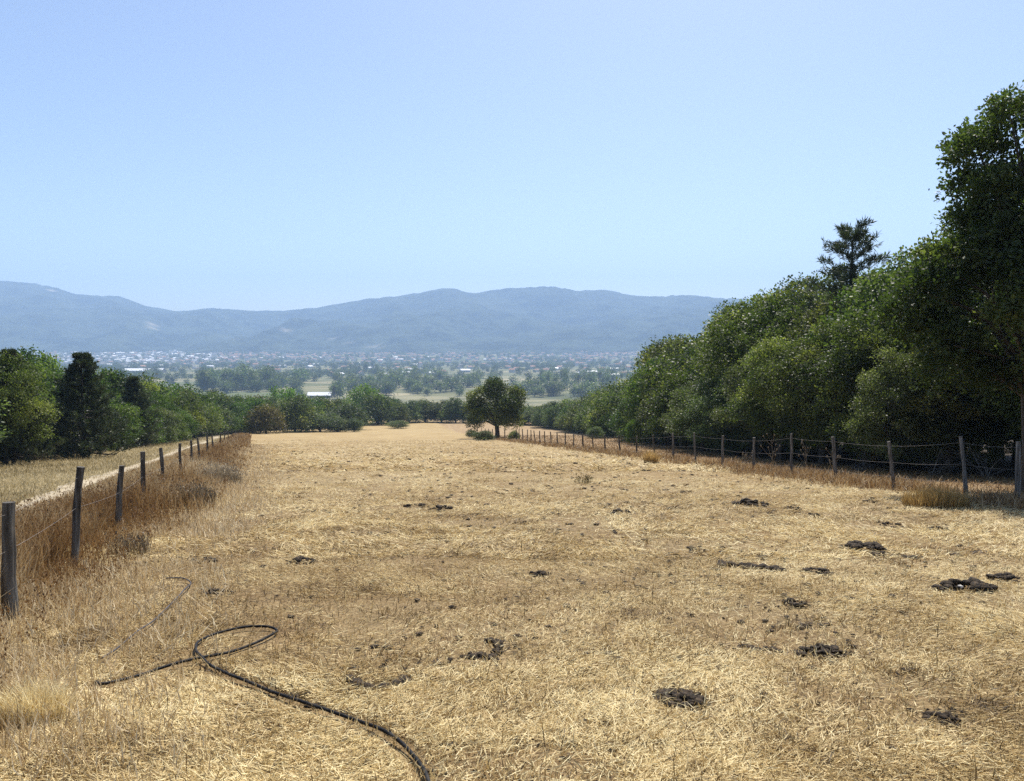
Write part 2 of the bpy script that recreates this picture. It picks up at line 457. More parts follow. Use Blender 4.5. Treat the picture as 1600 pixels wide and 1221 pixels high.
zz = zb + (Hc - zb) * s
zz = zz + (spur - 0.55) * 340 * (t * (1 - t)) * 1.3
zz = zz + (fbm(MX * 0.006, MY * 0.006, 41, 3) - 0.5) * 60 * (t * (1 - t)) * 4 * 0.6
tb = np.clip((MY - Dc) / 2000, 0, 1)
zz = np.where(MY > Dc, Hc - 500 * tb, zz)
zz = zz + (RNG.random(MX.shape) - 0.3) * 9 * (t > 0.08)
zz = np.where(MY < foot, zb - 6, zz)
nmx, nmy = len(mx_), len(my_)
idx = np.arange(nmx * nmy).reshape(nmy, nmx)
mq = np.stack([idx[:-1, :-1], idx[:-1, 1:], idx[1:, 1:], idx[1:, :-1]], -1).reshape(-1, 4)
bare = np.zeros(MX.shape)
el = 545 - (zz - CAM_H) / MY * FPX
for (bx, by, rx, ry) in ((240, 510, 4, 4), (588, 543, 10, 1.4), (560, 535, 14, 1.0), (445, 517, 5, 1.6), (85, 455, 3, 2), (520, 530, 14, 0.9), (1000, 552, 14, 2), (360, 530, 4, 1.2)):
    bare = np.maximum(bare, np.clip(1.6 - np.hypot((az - bx) / rx, (el - by) / ry), 0, 1))
def mountain_material():
    m, N, L = mat('forested_slope')
    geo = N.new('ShaderNodeNewGeometry')
    n1 = N.new('ShaderNodeTexNoise'); n1.inputs['Scale'].default_value = 0.02; n1.inputs['Detail'].default_value = 6; n1.inputs['Roughness'].default_value = 0.65
    n2 = N.new('ShaderNodeTexNoise'); n2.inputs['Scale'].default_value = 0.0022; n2.inputs['Detail'].default_value = 6
    L.new(geo.outputs['Position'], n1.inputs[0]); L.new(geo.outputs['Position'], n2.inputs[0])
    n3 = N.new('ShaderNodeTexNoise'); n3.inputs['Scale'].default_value = 0.006; n3.inputs['Detail'].default_value = 5; L.new(geo.outputs['Position'], n3.inputs[0])
    ad = N.new('ShaderNodeMath'); ad.operation = 'ADD'; L.new(n1.outputs['Fac'], ad.inputs[0]); L.new(n3.outputs['Fac'], ad.inputs[1])
    r1 = ramp(N, [(0.42, (0.006, 0.010, 0.005)), (0.58, (0.055, 0.068, 0.040))])
    hf = N.new('ShaderNodeMath'); hf.operation = 'MULTIPLY'; hf.inputs[1].default_value = 0.5; L.new(ad.outputs[0], hf.inputs[0]); L.new(hf.outputs[0], r1.inputs[0])
    r2 = ramp(N, [(0.55, (0, 0, 0)), (0.75, (0.5, 0.5, 0.5))]); L.new(n2.outputs['Fac'], r2.inputs[0])
    a = N.new('ShaderNodeAttribute'); a.attribute_name = 'bare'
    x = N.new('ShaderNodeMix'); x.data_type = 'RGBA'; L.new(r2.outputs[0], x.inputs[0]); L.new(r1.outputs[0], x.inputs[6]); x.inputs[7].default_value = (0.075, 0.085, 0.05, 1)
    y = N.new('ShaderNodeMix'); y.data_type = 'RGBA'; L.new(a.outputs['Fac'], y.inputs[0]); L.new(x.outputs[2], y.inputs[6]); y.inputs[7].default_value = (0.36, 0.31, 0.23, 1)
    p = N.new('ShaderNodeBsdfPrincipled'); p.inputs['Roughness'].default_value = 0.95; p.inputs['Specular IOR Level'].default_value = 0.05
    b = N.new('ShaderNodeBump'); b.inputs['Strength'].default_value = 1.0; b.inputs['Distance'].default_value = 14
    L.new(n1.outputs['Fac'], b.inputs['Height']); L.new(b.outputs[0], p.inputs['Normal'])
    L.new(y.outputs[2], p.inputs['Base Color'])
    o = N.new('ShaderNodeOutputMaterial'); L.new(p.outputs[0], o.inputs[0])
    return m
tag(link('mountains', new_mesh('mountains', np.stack([MX, MY, zz], -1).reshape(-1, 3), [mq], [mountain_material()], attrs={'bare': bare.ravel()}, smooth=True)), kind='structure')

# ----------------------------------------------------------------- haze (the sky stays outside)
hz = MB(); hz.box((0, 2700, 200), (19000, 6400, 720))
hm, N, L = mat('haze_air')
pv = N.new('ShaderNodeVolumePrincipled')
pv.inputs['Color'].default_value = (0.47, 0.68, 1.0, 1)
pv.inputs['Density'].default_value = 2.25e-4
pv.inputs['Anisotropy'].default_value = 0.0
o = N.new('ShaderNodeOutputMaterial'); L.new(pv.outputs[0], o.inputs['Volume'])
tag(link('haze', hz.mesh('haze', hm)), kind='stuff')

# ----------------------------------------------------------------- trees
def unit(v): return v / (np.linalg.norm(v, axis=-1, keepdims=True) + 1e-9)

def leaf_quads(pos, axis, normal, length, width):
    """one rhombic leaf per row"""
    side = unit(np.cross(axis, normal))
    l = length[:, None]; w = width[:, None]
    v = np.stack([pos, pos + axis * l * 0.5 + side * w * 0.5, pos + axis * l, pos + axis * l * 0.5 - side * w * 0.5], 1)
    return v.reshape(-1, 3)

def crown(seed, rx, z0, z1, n_lobes, twigs, lpt, leaf, squash=0.72, lobe=(0.24, 0.44), pear=0.0, skirt=0.0):
    """leaf quads of a broadleaf crown; returns verts, quads, tint, lobe centres"""
    g = np.random.default_rng(seed)
    h = (z1 - z0) / 2; zc = (z0 + z1) / 2
    cs, rs = [], []
    for k in range(n_lobes):
        d = unit(g.normal(size=3))
        u = (k + 0.5) / n_lobes
        d[2] = 1 - 2 * u; hor = math.sqrt(max(0, 1 - d[2] ** 2)); a = k * 2.39996 + g.random() * 0.7
        if d[2] < 0: hor = max(hor, skirt)
        d[0], d[1] = hor * math.cos(a), hor * math.sin(a)
        rr = g.uniform(*lobe)
        f = g.uniform(0.6, 1.0 - rr * 0.5)
        sc = 1 - pear * (d[2] * 0.5 + 0.5)
        cs.append((d[0] * rx * f * sc, d[1] * rx * f * sc, zc + d[2] * h * f)); rs.append(rr * (rx + h) * 0.5)
    cs = np.array(cs); rs = np.array(rs)
    w = rs ** 2; pick = g.choice(n_lobes, size=twigs, p=w / w.sum())
    dirs = unit(g.normal(size=(twigs, 3)) + np.array([0, 0, 0.65]))
    rad = g.uniform(0.45, 1.0, twigs) ** 0.6 * (1 + (g.random(twigs) < 0.16) * g.uniform(0.05, 0.36, twigs))
    tp = cs[pick] + dirs * (rs[pick] * rad)[:, None] * np.array([1, 1, squash])
    tax = unit(dirs + g.normal(size=(twigs, 3)) * 0.45 + np.array([0, 0, 0.1]))
    ltint = g.normal(0.47, 0.17, n_lobes)[pick] + g.normal(0, 0.10, twigs)
    n = twigs * lpt
    ti = np.repeat(np.arange(twigs), lpt)
    along = g.uniform(-0.5, 1.0, n)
    tl = leaf * 2.6
    pos = tp[ti] + tax[ti] * (along * tl)[:, None] + g.normal(size=(n, 3)) * leaf * 0.45
    ax = unit(tax[ti] * 0.6 + g.normal(size=(n, 3)) * 0.75)
    nm = unit(g.normal(size=(n, 3)) * 0.8 + np.array([0, 0, 0.75]))
    ln = leaf * g.uniform(0.65, 1.25, n)
    v = leaf_quads(pos, ax, nm, ln, ln * g.uniform(0.45, 0.7, n))
    tint = np.clip(ltint[ti] + g.normal(0, 0.12, n), 0, 1)
    return v, np.arange(n * 4).reshape(-1, 4), np.repeat(tint, 4), cs

def limbs(seed, cs, r0, z_fork, lean=0.1, top=None):
    g = np.random.default_rng(seed + 99)
    mb = MB()
    zt = top if top else cs[:, 2].max() * 0.85
    pts = [(0, 0, -0.25)]
    x = y = 0
    for k in range(1, 8):
        x += g.normal() * lean * 0.4; y += g.normal() * lean * 0.4
        pts.append((x, y, zt * k / 7))
    pts = np.array(pts)
    rr = r0 * np.array([1.35, 1.0, 0.9, 0.75, 0.6, 0.45, 0.3, 0.12])
    mb.tube(pts, rr, 8, rough=0.15)
    for c in cs:
        zb = max(z_fork, c[2] * g.uniform(0.35, 0.7))
        if zb > zt * 0.9: continue
        k = np.interp(zb, pts[:, 2], np.arange(len(pts)))
        b = pts[int(k)] + (pts[min(int(k) + 1, 7)] - pts[int(k)]) * (k - int(k))
        m1 = b * 0.5 + c * 0.5 + np.array([0, 0, 0.12 * np.linalg.norm(c - b)]) + g.normal(size=3) * 0.08
        rb = np.interp(zb, pts[:, 2], rr) * 0.5
        mb.tube([b, b * 0.7 + m1 * 0.3, m1, m1 * 0.4 + c * 0.6, c], [rb, rb * 0.8, rb * 0.55, rb * 0.35, rb * 0.12], 5)
    return mb

def broadleaf(seed, rx, z0, z1, n_lobes, twigs, lpt, leaf, r0, zf, **kw):
    v, q, t, cs = crown(seed, rx, z0, z1, n_lobes, twigs, lpt, leaf, **kw)
    cm = new_mesh('crown', v, [q], [M['oak']], attrs={'tint': t})
    tm = limbs(seed, cs, r0, zf).mesh('trunk', M['bark'], True)
    return tm, cm, z1, rx

def pine(seed, h, rx, whorls, per, tufts, needles, nl, base=0.12, upturn=0.35, tw=0.05, cone=0.62):
    g = np.random.default_rng(seed)
    mb = MB()
    mb.tube([(0, 0, -0.2), (0.02 * h * 0.2, 0, h * 0.3), (0, 0.01 * h, h * 0.65), (0, 0, h * 0.98)], [0.022 * h, 0.017 * h, 0.010 * h, 0.003 * h], 8)
    P, A = [], []
    for k in range(whorls):
        f = base + (1 - base) * (k + 0.5) / whorls
        zz_ = f * h
        R = rx * (1 - f) ** cone * g.uniform(0.85, 1.1) + rx * 0.06
        for j in range(per):
            a = j * 2 * math.pi / per + k * 0.9 + g.normal() * 0.25
            r = R * g.uniform(0.65, 1.15)
            d = np.array([math.cos(a), math.sin(a), 0])
            b = np.array([0, 0, zz_ + g.normal() * 0.02 * h])
            m1 = b + d * r * 0.55 + np.array([0, 0, (0.02 - 0.06 * (1 - f)) * h])
            e = b + d * r + np.array([0, 0, upturn * r * 0.5 - 0.05 * (1 - f) * h])
            mb.tube([b, m1, e], [0.005 * h * (1.2 - f), 0.004 * h * (1.2 - f), 0.0015 * h], 4, cap=False)
            for s_ in range(tufts):
                u = g.uniform(0.35, 1.05)
                p = (b * (1 - u) ** 2 + m1 * 2 * u * (1 - u) + e * u * u) + g.normal(size=3) * np.array([0.10, 0.10, 0.05]) * r * 0.9
                P.append(p); A.append(unit(d * 0.6 + g.normal(size=3) * 0.4 + np.array([0, 0, 0.75])))
    for s_ in range(6):
        P.append(np.array([0, 0, h * (0.93 + 0.012 * s_)])); A.append(unit(np.array([g.normal() * 0.3, g.normal() * 0.3, 1])))
    P = np.array(P); A = np.array(A)
    n = len(P) * needles
    ti = np.repeat(np.arange(len(P)), needles)
    ax = unit(A[ti] * 0.9 + g.normal(size=(n, 3)) * 0.5)
    pos = P[ti] + A[ti] * (g.uniform(-0.6, 0.5, n) * nl)[:, None]
    nm = unit(g.normal(size=(n, 3)))
    ln = nl * g.uniform(0.7, 1.2, n)
    v = leaf_quads(pos, ax, nm, ln, ln * 0.0 + tw)
    tint = np.repeat(np.clip(g.normal(0.45, 0.18, len(P)), 0, 1)[ti], 4)
    cm = new_mesh('crown', v, [np.arange(n * 4).reshape(-1, 4)], [M['pine']], attrs={'tint': tint})
    return mb.mesh('trunk', M['bark'], True), cm, h, rx

def plant_tree(proto, name, loc, height, label, cat='tree', group=None, leafmat=None, wide=1.0, rz=None):
    tm, cm, h, rx = proto
    e = empty(name, loc, random.random() * 6.28 if rz is None else rz)
    s_ = height / h
    e.scale = (s_ * wide, s_ * wide, s_)
    tag(e, label, cat, group)
    link('trunk', tm, e)
    c = link('crown', cm, e)
    if leafmat is not None:
        c.material_slots[0].link = 'OBJECT'
        c.material_slots[0].material = leafmat
    return e

NEAR = [broadleaf(100 + k, 2.7 + 0.25 * k, 0.35, 7.4, 28, 4300, 8, 0.12, 0.14, 0.9, pear=0.22, skirt=0.3, lobe=(0.15, 0.31)) for k in range(4)]
MIDT = [broadleaf(200 + k, 2.4 + 0.3 * k, 0.15, 6.4, 22, 2100, 7, 0.175, 0.12, 0.8, pear=0.3, skirt=0.85, lobe=(0.16, 0.33)) for k in range(4)]
FART = [broadleaf(300 + k, 3.0 + 0.3 * k, 0.1, 7.0, 16, 1300, 6, 0.30, 0.16, 0.9, pear=0.2, skirt=0.85) for k in range(4)]

SIL_R = np.array([(820, 632), (860, 630), (900, 628), (940, 615), (965, 606), (985, 588), (1000, 560), (1016, 540), (1050, 532), (1100, 490), (1150, 468), (1185, 456), (1240, 442), (1280, 418), (1340, 405), (1380, 402), (1420, 382), (1460, 385), (1500, 330), (1600, 300), (1800, 280)], float)
G_R = 'broadleaf trees of the wood behind the right-hand wire fence'
LAB_R = 'dark green broadleaf tree, one of the wood massed behind the wire fence'

def sil_top(poly, px, y): return z_at(y, float(np.interp(px, poly[:, 0], poly[:, 1])))

# rows of the right-hand wood
seg = np.vstack([WOOD_R])
cum = np.concatenate([[0], np.cumsum(np.linalg.norm(np.diff(seg, axis=0), axis=1))])
def along(poly, cumd, s_):
    return np.array([np.interp(s_, cumd, poly[:, 0]), np.interp(s_, cumd, poly[:, 1])])
nR = 0
for row, (off, step, frac) in enumerate(((1.6, 3.5, 0.74), (4.6, 3.7, 0.97), (8.2, 4.2, 1.04), (12.5, 5.2, 1.04))):
    s_ = 1.0 + row * 1.1
    while s_ < cum[-1] - 1:
        p = along(seg, cum, s_)
        q = along(seg, cum, min(s_ + 0.5, cum[-1]))
        tdir = unit(q - p); nrm = np.array([tdir[1], -tdir[0]])
        if nrm[0] < 0 and p[1] < 90: nrm = -nrm
        if p[1] >= 90: nrm = unit(np.array([0.35, 1.0]))
        pos = p + nrm * (off + random.uniform(-0.5, 0.5))
        dist = pos[1]
        px = px_of(*pos)
        zg = float(ground(*pos))
        ztop = sil_top(SIL_R, px, pos[1])
        H = (ztop - zg) * (frac + (random.uniform(-0.22, 0.16) if row == 0 else random.uniform(-0.14, 0.05)))
        st = step * (1.0 if dist < 45 else 1.5 if dist < 80 else 2.3)
        s_ += st * random.uniform(0.85, 1.15)
        if px > 1750 or (row == 3 and dist > 70): continue
        H = float(np.clip(H, 3.2, 11.0))
        proto = random.choice(NEAR if dist < 48 else MIDT if dist < 95 else FART)
        plant_tree(proto, 'broadleaf_tree', (pos[0], pos[1], zg - 0.05), H, LAB_R, 'tree', G_R, random.choice([M['oak'], M['oak'], M['oak_grey'], M['mid']]), wide=random.uniform(0.95, 1.2) * (1.25 if H < 5 else 1.0))
        nR += 1

# the tall oak at the right edge
def big_oak():
    p = np.array([11.75, 17.2]); zg = float(ground(*p))
    e = empty('oak_tree', (p[0], p[1], zg))
    tag(e, 'tall spreading oak at the right edge, far higher than the wood around it', 'tree')
    ztop = z_at(p[1], 105) - zg
    V, Q, T, CS = [], [], [], []
    n0 = 0
    for (seed, rx, z0, z1, nl, tw, off) in ((501, 2.95, 2.0, ztop * 0.70, 40, 9600, (0.0, 0.3)), (502, 2.2, ztop * 0.46, ztop, 32, 7600, (0.4, 0.5))):
        v, q, t, cs = crown(seed, rx, z0, z1, nl, tw, 8, 0.105, lobe=(0.15, 0.29))
        v = v + np.array([off[0], off[1], 0]); cs = cs + np.array([off[0], off[1], 0])
        V.append(v); Q.append(q + n0); T.append(t); CS.append(cs); n0 += len(v)
    cm = new_mesh('crown', np.vstack(V), [np.vstack(Q)], [M['oak']], attrs={'tint': np.concatenate(T)})
    link('crown', cm, e)
    mb = limbs(77, np.vstack(CS), 0.2, 2.2, lean=0.15, top=ztop * 0.85)
    link('trunk', mb.mesh('trunk', M['bark'], True), e)
big_oak()

# the pine that rises above the right-hand wood
pp = along(seg, cum, np.interp(1, [0, 1], [0, 1]) * 0 + 12) 
d_p = 37.0; xp = (1328 - 800) / FPX * d_p
zg = float(ground(xp, d_p))
PINE_R = pine(61, 10.0, 3.3, 15, 6, 9, 20, 0.28, base=0.3, upturn=1.0, tw=0.034)
plant_tree(PINE_R, 'pine_tree', (xp, d_p, zg), z_at(d_p, 363) - zg, 'dark pine with upturned branches poking above the wood on the right', 'tree', rz=0.4)

# overhanging leafy branch-tree in front of the wood, lit yellow-green, and small bright sapling by the fence
p = at(1395, 742)
plant_tree(NEAR[1], 'broadleaf_tree', p, z_at(p[1], 545) - p[2], 'sunlit yellow-green tree leaning out of the wood over a bent grey fence post', 'tree', None, M['oak_grey'], wide=0.95)
p = at(991, 697)
plant_tree(MIDT[0], 'sapling', p, z_at(p[1], 655) - p[2], 'bright green sapling glowing in sun at the foot of the dark wood', 'sapling', None, M['bright'], wide=0.9)
p = at(930, 686)
plant_tree(FART[1], 'bush', p, z_at(p[1], 668) - p[2], 'low grey-green bush on the bank before the wood beyond the fence', 'bush', None, M['oak_grey'], wide=1.5)

# left-hand wood
SIL_L = np.array([(-300, 520), (0, 545), (38, 550), (62, 577), (100, 583), (160, 580), (215, 587), (240, 601), (270, 604), (320, 610), (350, 617), (385, 617), (420, 622), (460, 616), (500, 622)], float)
LAB_L = 'green scrubby tree, one of the wood lining the pasture left of the post fence'
G_L = 'scrubby trees of the wood along the left pasture'
segL = WOOD_L; cumL = np.concatenate([[0], np.cumsum(np.linalg.norm(np.diff(segL, axis=0), axis=1))])
for row, (off, step, frac) in enumerate(((1.0, 2.7, 0.80), (4.0, 3.4, 0.96), (7.5, 4.2, 1.02))):
    s_ = 0.5 + row
    while s_ < cumL[-1]:
        p = along(segL, cumL, s_); q = along(segL, cumL, min(s_ + 0.5, cumL[-1]))
        tdir = unit(q - p); nrm = np.array([-tdir[1], tdir[0]])
        if nrm[0] > 0: nrm = -nrm
        pos = p + nrm * (off + random.uniform(-0.5, 0.5))
        px = px_of(*pos); zg = float(ground(*pos)); dist = pos[1]
        H = (sil_top(SIL_L, px, dist) - zg) * (frac + random.uniform(-0.2, 0.10))
        s_ += step * (1.0 if dist < 45 else 1.45 if dist < 80 else 2.2) * random.uniform(0.85, 1.15)
        if px < -150 or px > 420: continue
        H = float(np.clip(H, 2.2, 10))
        proto = random.choice(MIDT if dist < 85 else FART)
        plant_tree(proto, 'broadleaf_tree', (pos[0], pos[1], zg - 0.05), H, LAB_L, 'tree', G_L, random.choice([M['mid'], M['mid'], M['oak'], M['oak_grey']]), wide=random.uniform(1.0, 1.35) * (1.15 if H < 5 else 1))
p = at(132, 716)
PINE_L = pine(62, 6.0, 2.7, 17, 9, 13, 18, 0.22, base=0.03, upturn=0.55, tw=0.042, cone=0.85)
plant_tree(PINE_L, 'pine_tree', p, z_at(p[1], 554) - p[2], 'dark conical pine rising above the scrubby wood on the left', 'tree', None, None, wide=1.0, rz=1.0)
p = at(8, 728)
plant_tree(NEAR[2], 'broadleaf_tree', p, z_at(p[1], 543) - p[2], 'tall dark tree at the left edge, higher than the scrub beside it', 'tree', None, M['oak'], wide=1.0)

# belt of trees across the lower end of the field
def belt(px, pyb, pyt, proto, name, label, m, cat='tree', group=None, w=None):
    p = at(px, pyb)
    H = max(1.0, z_at(p[1], pyt) - p[2])
    p[2] -= 0.07 * H
    tm, cm, h, rx = proto
    wide = 1.0 if w is None else (w / 2 * p[1] / FPX) / (rx * H / h) * 1.45
    return plant_tree(proto, name, p, H * 1.06, label, cat, group, m, wide=wide)
LAB_B = 'dark green tree in the belt across the lower end of the straw field'
G_B = 'trees in the belt below the straw field'
for (px, pb, pt, w, m) in ((372, 676, 622, 36, 'mid'), (395, 677, 620, 42, 'mid'), (350, 677, 615, 44, 'mid'), (430, 672, 622, 46, 'mid'), (462, 676, 622, 46, 'oak'), (478, 670, 618, 44, 'mid'), (505, 668, 626, 42, 'mid'), (525, 669, 628, 34, 'oak'), (590, 664, 618, 40, 'oak'),
                           (618, 662, 626, 34, 'oak'), (640, 661, 630, 28, 'oak_grey'), (664, 660, 628, 30, 'oak'), (690, 660, 630, 32, 'oak'), (712, 661, 626, 34, 'mid'), (738, 661, 628, 34, 'oak'), (540, 660, 622, 30, 'oak'),
                           (650, 655, 632, 34, 'oak'), (700, 655, 632, 34, 'oak_grey'), (600, 656, 622, 34, 'mid'), (820, 664, 636, 34, 'oak'), (845, 665, 632, 34, 'oak_grey'), (870, 668, 632, 36, 'oak'), (895, 671, 630, 38, 'oak_grey'), (760, 658, 630, 40, 'oak'), (795, 660, 630, 40, 'mid')):
    belt(px, pb, pt + random.uniform(-3, 4), random.choice(FART), 'broadleaf_tree', LAB_B, M[m], 'tree', G_B, w)
    if px < 630: belt(px + random.uniform(10, 18), pb - 1 - random.random() * 2, pt + random.uniform(-2, 8), random.choice(FART), 'broadleaf_tree', LAB_B, M[random.choice(['mid', 'mid', 'oak'])], 'tree', G_B, w * random.uniform(0.7, 1.1))
    if px > 800: belt(px + random.uniform(8, 16), pb - 1, pt + random.uniform(-2, 5), random.choice(FART), 'broadleaf_tree', LAB_B, M[random.choice(['oak', 'oak', 'oak_grey'])], 'tree', G_B, w)
belt(572, 662, 600, FART[3], 'broadleaf_tree', 'bright green poplar-like tree standing out of the dark belt below the field', M['bright'], w=42)
belt(446, 668, 604, FART[2], 'broadleaf_tree', 'fresh green rounded treetop left of the white-roofed barn', M['bright'], w=42)
belt(545, 672, 634, FART[0], 'broadleaf_tree', 'full dark green rounded tree with leaves to the ground beyond the straw', M['mid'], w=46)
belt(416, 678, 634, FART[1], 'broadleaf_tree', 'rusty brown-leaved tree at the far end of the left post fence', M['rust'], w=40)
belt(402, 668, 618, FART[3], 'broadleaf_tree', 'olive tree with yellowing top behind the rusty brown tree', M['rust'], w=36)
belt(500, 675, 646, FART[2], 'bush', 'wide dull grey-green bush at the lower left corner of the straw', M['oak_grey'], 'bush', w=52)
belt(528, 675, 652, FART[1], 'bush', 'grey-green bush tucked against the full dark rounded tree', M['oak_grey'], 'bush', w=26)
belt(553, 675, 655, FART[0], 'bush', 'narrow dark bush in front of the full dark rounded tree', M['oak_grey'], 'bush', w=18)
belt(622, 670, 657, FART[2], 'bush', 'small dark green bush alone on bare ground below the field', M['oak'], 'bush', w=24)

# lone round oak by the right-hand fence
p = at(777, 686)
LONE = broadleaf(413, 4.2, 1.3, 7.2, 26, 4200, 7, 0.20, 0.30, 1.6, skirt=0.8, lobe=(0.15, 0.33))
plant_tree(LONE, 'oak_tree', p, z_at(p[1], 597) - p[2], 'lone round dark oak with a bare trunk beside the far fence', 'tree', None, M['oak'], wide=1.0, rz=2.0)
for k, (px, pb, pt, w, lab) in enumerate(((757, 689, 682, 24, 'low dark bush at the left foot of the lone round oak'), (803, 689, 681, 13, 'small dark bush at the right foot of the lone round oak'), (737, 684, 676, 14, 'tiny dark bush at the far end of the wire fence'))):
    belt(px, pb, pt, FART[k], 'bush', lab, M['oak'], 'bush', w=w)

# ----------------------------------------------------------------- the valley: trees, houses, sheds
def valley_tree(seed, rx, h, tw, leaf, lobes, z0=0.6, **kw):
    v, q, t, cs = crown(seed, rx, z0, h, lobes, tw, 5, leaf, **kw)
    mb = MB(); mb.tube([(0, 0, -0.5), (0, 0, h * 0.6)], [0.3, 0.15], 5, cap=False)
    return mb.mesh('trunk', M['bark']), new_mesh('crown', v, [q], [M['oak']], attrs={'tint': t}), h, rx
VT = [valley_tree(700 + k, 4.6 + 0.6 * k, 9.5, 150, 1.35, 11) for k in range(3)]
VP = [valley_tree(720 + k, 2.0 + 0.3 * k, 17.0, 150, 1.15, 12, z0=1.0, lobe=(0.2, 0.32)) for k in range(3)]
def plant_valley(me_, px, pyb, hpx, m, label, group, name='valley_tree', wide=1.0, hmesh=9.5):
    p = at(px, pyb)
    return plant_tree(me_, name, p, hpx * p[1] / FPX, label, 'tree', group, m, wide=wide)
rv = random.Random(5)
GV1 = 'poplars of the block on the valley floor'
def scatter(n, x0, x1, y0, y1, h0, h1, ms, label, group, kind='round', wide=(0.9, 1.4)):
    for k in range(n):
        px = rv.uniform(x0, x1); py = rv.uniform(y0, y1)
        me_ = rv.choice(VT if kind == 'round' else VP)
        plant_valley(me_, px, py, rv.uniform(h0, h1), M[rv.choice(ms)], label, group, wide=rv.uniform(*wide), hmesh=9.5 if kind == 'round' else 17.0, name='valley_tree' if kind == 'round' else 'poplar_tree')
scatter(34, 312, 425, 600, 612, 22, 34, ['poplar', 'oak', 'poplar'], 'poplar in the dense block of trees left above the white-roofed barn', 'poplars of the block left above the barn', 'pop', (1.2, 1.8))
scatter(16, 315, 425, 608, 616, 9, 16, ['oak', 'oak_grey'], 'round tree along the foot of the poplar block in the valley', 'round trees at the foot of the poplar block')
scatter(14, 425, 480, 596, 612, 11, 20, ['oak', 'oak_grey', 'mid'], 'round valley tree between the poplar block and the white-roofed barn', 'round trees between poplar block and barn')
scatter(34, 520, 650, 598, 619, 10, 18, ['oak', 'oak_grey', 'mid'], 'round dark valley tree behind and right of the white-roofed barn', 'round trees right of the barn')
scatter(30, 640, 760, 592, 621, 10, 17, ['oak_grey', 'oak'], 'round tree of the grove in the valley left of the lone oak', 'grove left of the lone oak')
scatter(26, 815, 985, 612, 626, 12, 20, ['oak_grey', 'oak'], 'dark round tree of the far row between lone oak and right wood', 'dark row between lone oak and right wood')
scatter(30, 845, 990, 598, 612, 17, 28, ['poplar', 'poplar', 'oak_grey'], 'pale poplar in the rows between the lone oak and right wood', 'pale poplars between lone oak and right wood', 'pop', (0.9, 1.4))
scatter(9, 618, 660, 588, 598, 13, 20, ['poplar'], 'pale poplar in the small stand in mid valley', 'pale poplars of the small mid valley stand', 'pop', (1.0, 1.5))
scatter(12, 545, 610, 578, 592, 9, 15, ['oak_grey'], 'tall narrow tree in mid valley before the mountain foot', 'narrow trees in mid valley', 'pop')
plant_valley(VT[0], 467, 622, 14, M['oak'], 'dark tree against the left end of the white-roofed barn', None)
plant_valley(VT[1], 527, 624, 20, M['oak_grey'], 'broad dark tree at the right end of the white-roofed barn', None)
plant_valley(VP[1], 522, 625, 24, M['bark'], 'bare brown slender tree at the right end of the barn', None, 'poplar_tree', 0.5, 17.0)

# everything farther: tree masses nobody could count, one object
V, Q, T = [], [], []; n0 = 0
g = np.random.default_rng(77)
cv, cq, ct, _ = crown(900, 5.0, 0.4, 9.0, 9, 70, 4, 2.0)
for k in range(4800):
    if k % 3: 
        x_ = g.uniform(-2400, 1900); y_ = g.uniform(900, 3050)
    else:
        c_ = g.integers(0, 60); gg = np.random.default_rng(int(c_) + 10)
        x_ = gg.uniform(-2200, 1700) + g.normal() * 60; y_ = gg.uniform(950, 2900) + g.normal() * 14
    if abs(x_ / y_) > 0.72: continue
    z_ = float(ground(x_, y_)); s_ = g.uniform(0.5, 1.15)
    a = g.random() * 6.28
    R_ = np.array([[math.cos(a), -math.sin(a), 0], [math.sin(a), math.cos(a), 0], [0, 0, 1]])
    V.append((cv * s_) @ R_.T + np.array([x_, y_, z_])); Q.append(cq + n0); T.append(np.clip(ct + g.normal(0, 0.15), 0, 1)); n0 += len(cv)
tag(link('distant_treeline', new_mesh('distant_treeline', np.vstack(V), [np.vstack(Q)], [M['oak_grey']], attrs={'tint': np.concatenate(T)})), 'hedgerow trees and orchards strewn across the far valley floor', 'trees', kind='stuff')

def house_mesh(L_, W_, hw, hr, wallm, roofm):
    ov = 0.5
    l, w = L_ / 2, W_ / 2
    v = [(-l, -w, -1), (l, -w, -1), (l, w, -1), (-l, w, -1), (-l, -w, hw), (l, -w, hw), (l, w, hw), (-l, w, hw), (-l, 0, hw + hr), (l, 0, hw + hr)]
    rl, rw = l + ov, w + ov; k = hr / w; z0 = hw - ov * k + 0.05; zt = hw + hr + 0.05
    v += [(-rl, -rw, z0), (rl, -rw, z0), (rl, 0, zt), (-rl, 0, zt), (rl, rw, z0), (-rl, rw, z0),
          (-rl, -rw, z0 + .25), (rl, -rw, z0 + .25), (rl, 0, zt + .25), (-rl, 0, zt + .25), (rl, rw, z0 + .25), (-rl, rw, z0 + .25)]
    q = np.array([[0, 1, 5, 4], [1, 2, 6, 5], [2, 3, 7, 6], [3, 0, 4, 7], [16, 17, 18, 19], [19, 18, 20, 21], [11, 10, 13, 12], [12, 13, 15, 14], [10, 11, 17, 16], [14, 15, 21, 20], [10, 16, 19, 13], [13, 19, 21, 15], [17, 11, 12, 18], [18, 12, 14, 20]])
    t_ = np.array([[4, 8, 7], [5, 6, 9]])
    mi = [0] * 4 + [1] * 10 + [0] * 2
    return new_mesh('house', np.array(v, float), [q, t_], [wallm, roofm], mi)
HM = [house_mesh(11, 9, 5.5, 2.4, M['plaster'], M['tiles']), house_mesh(13, 9, 3.5, 2.2, M['plaster'], M['slate']), house_mesh(18, 11, 4.2, 2.2, M['plaster'], M['sheet']), house_mesh(12, 11, 9.5, 2.2, M['plaster'], M['tiles'])]
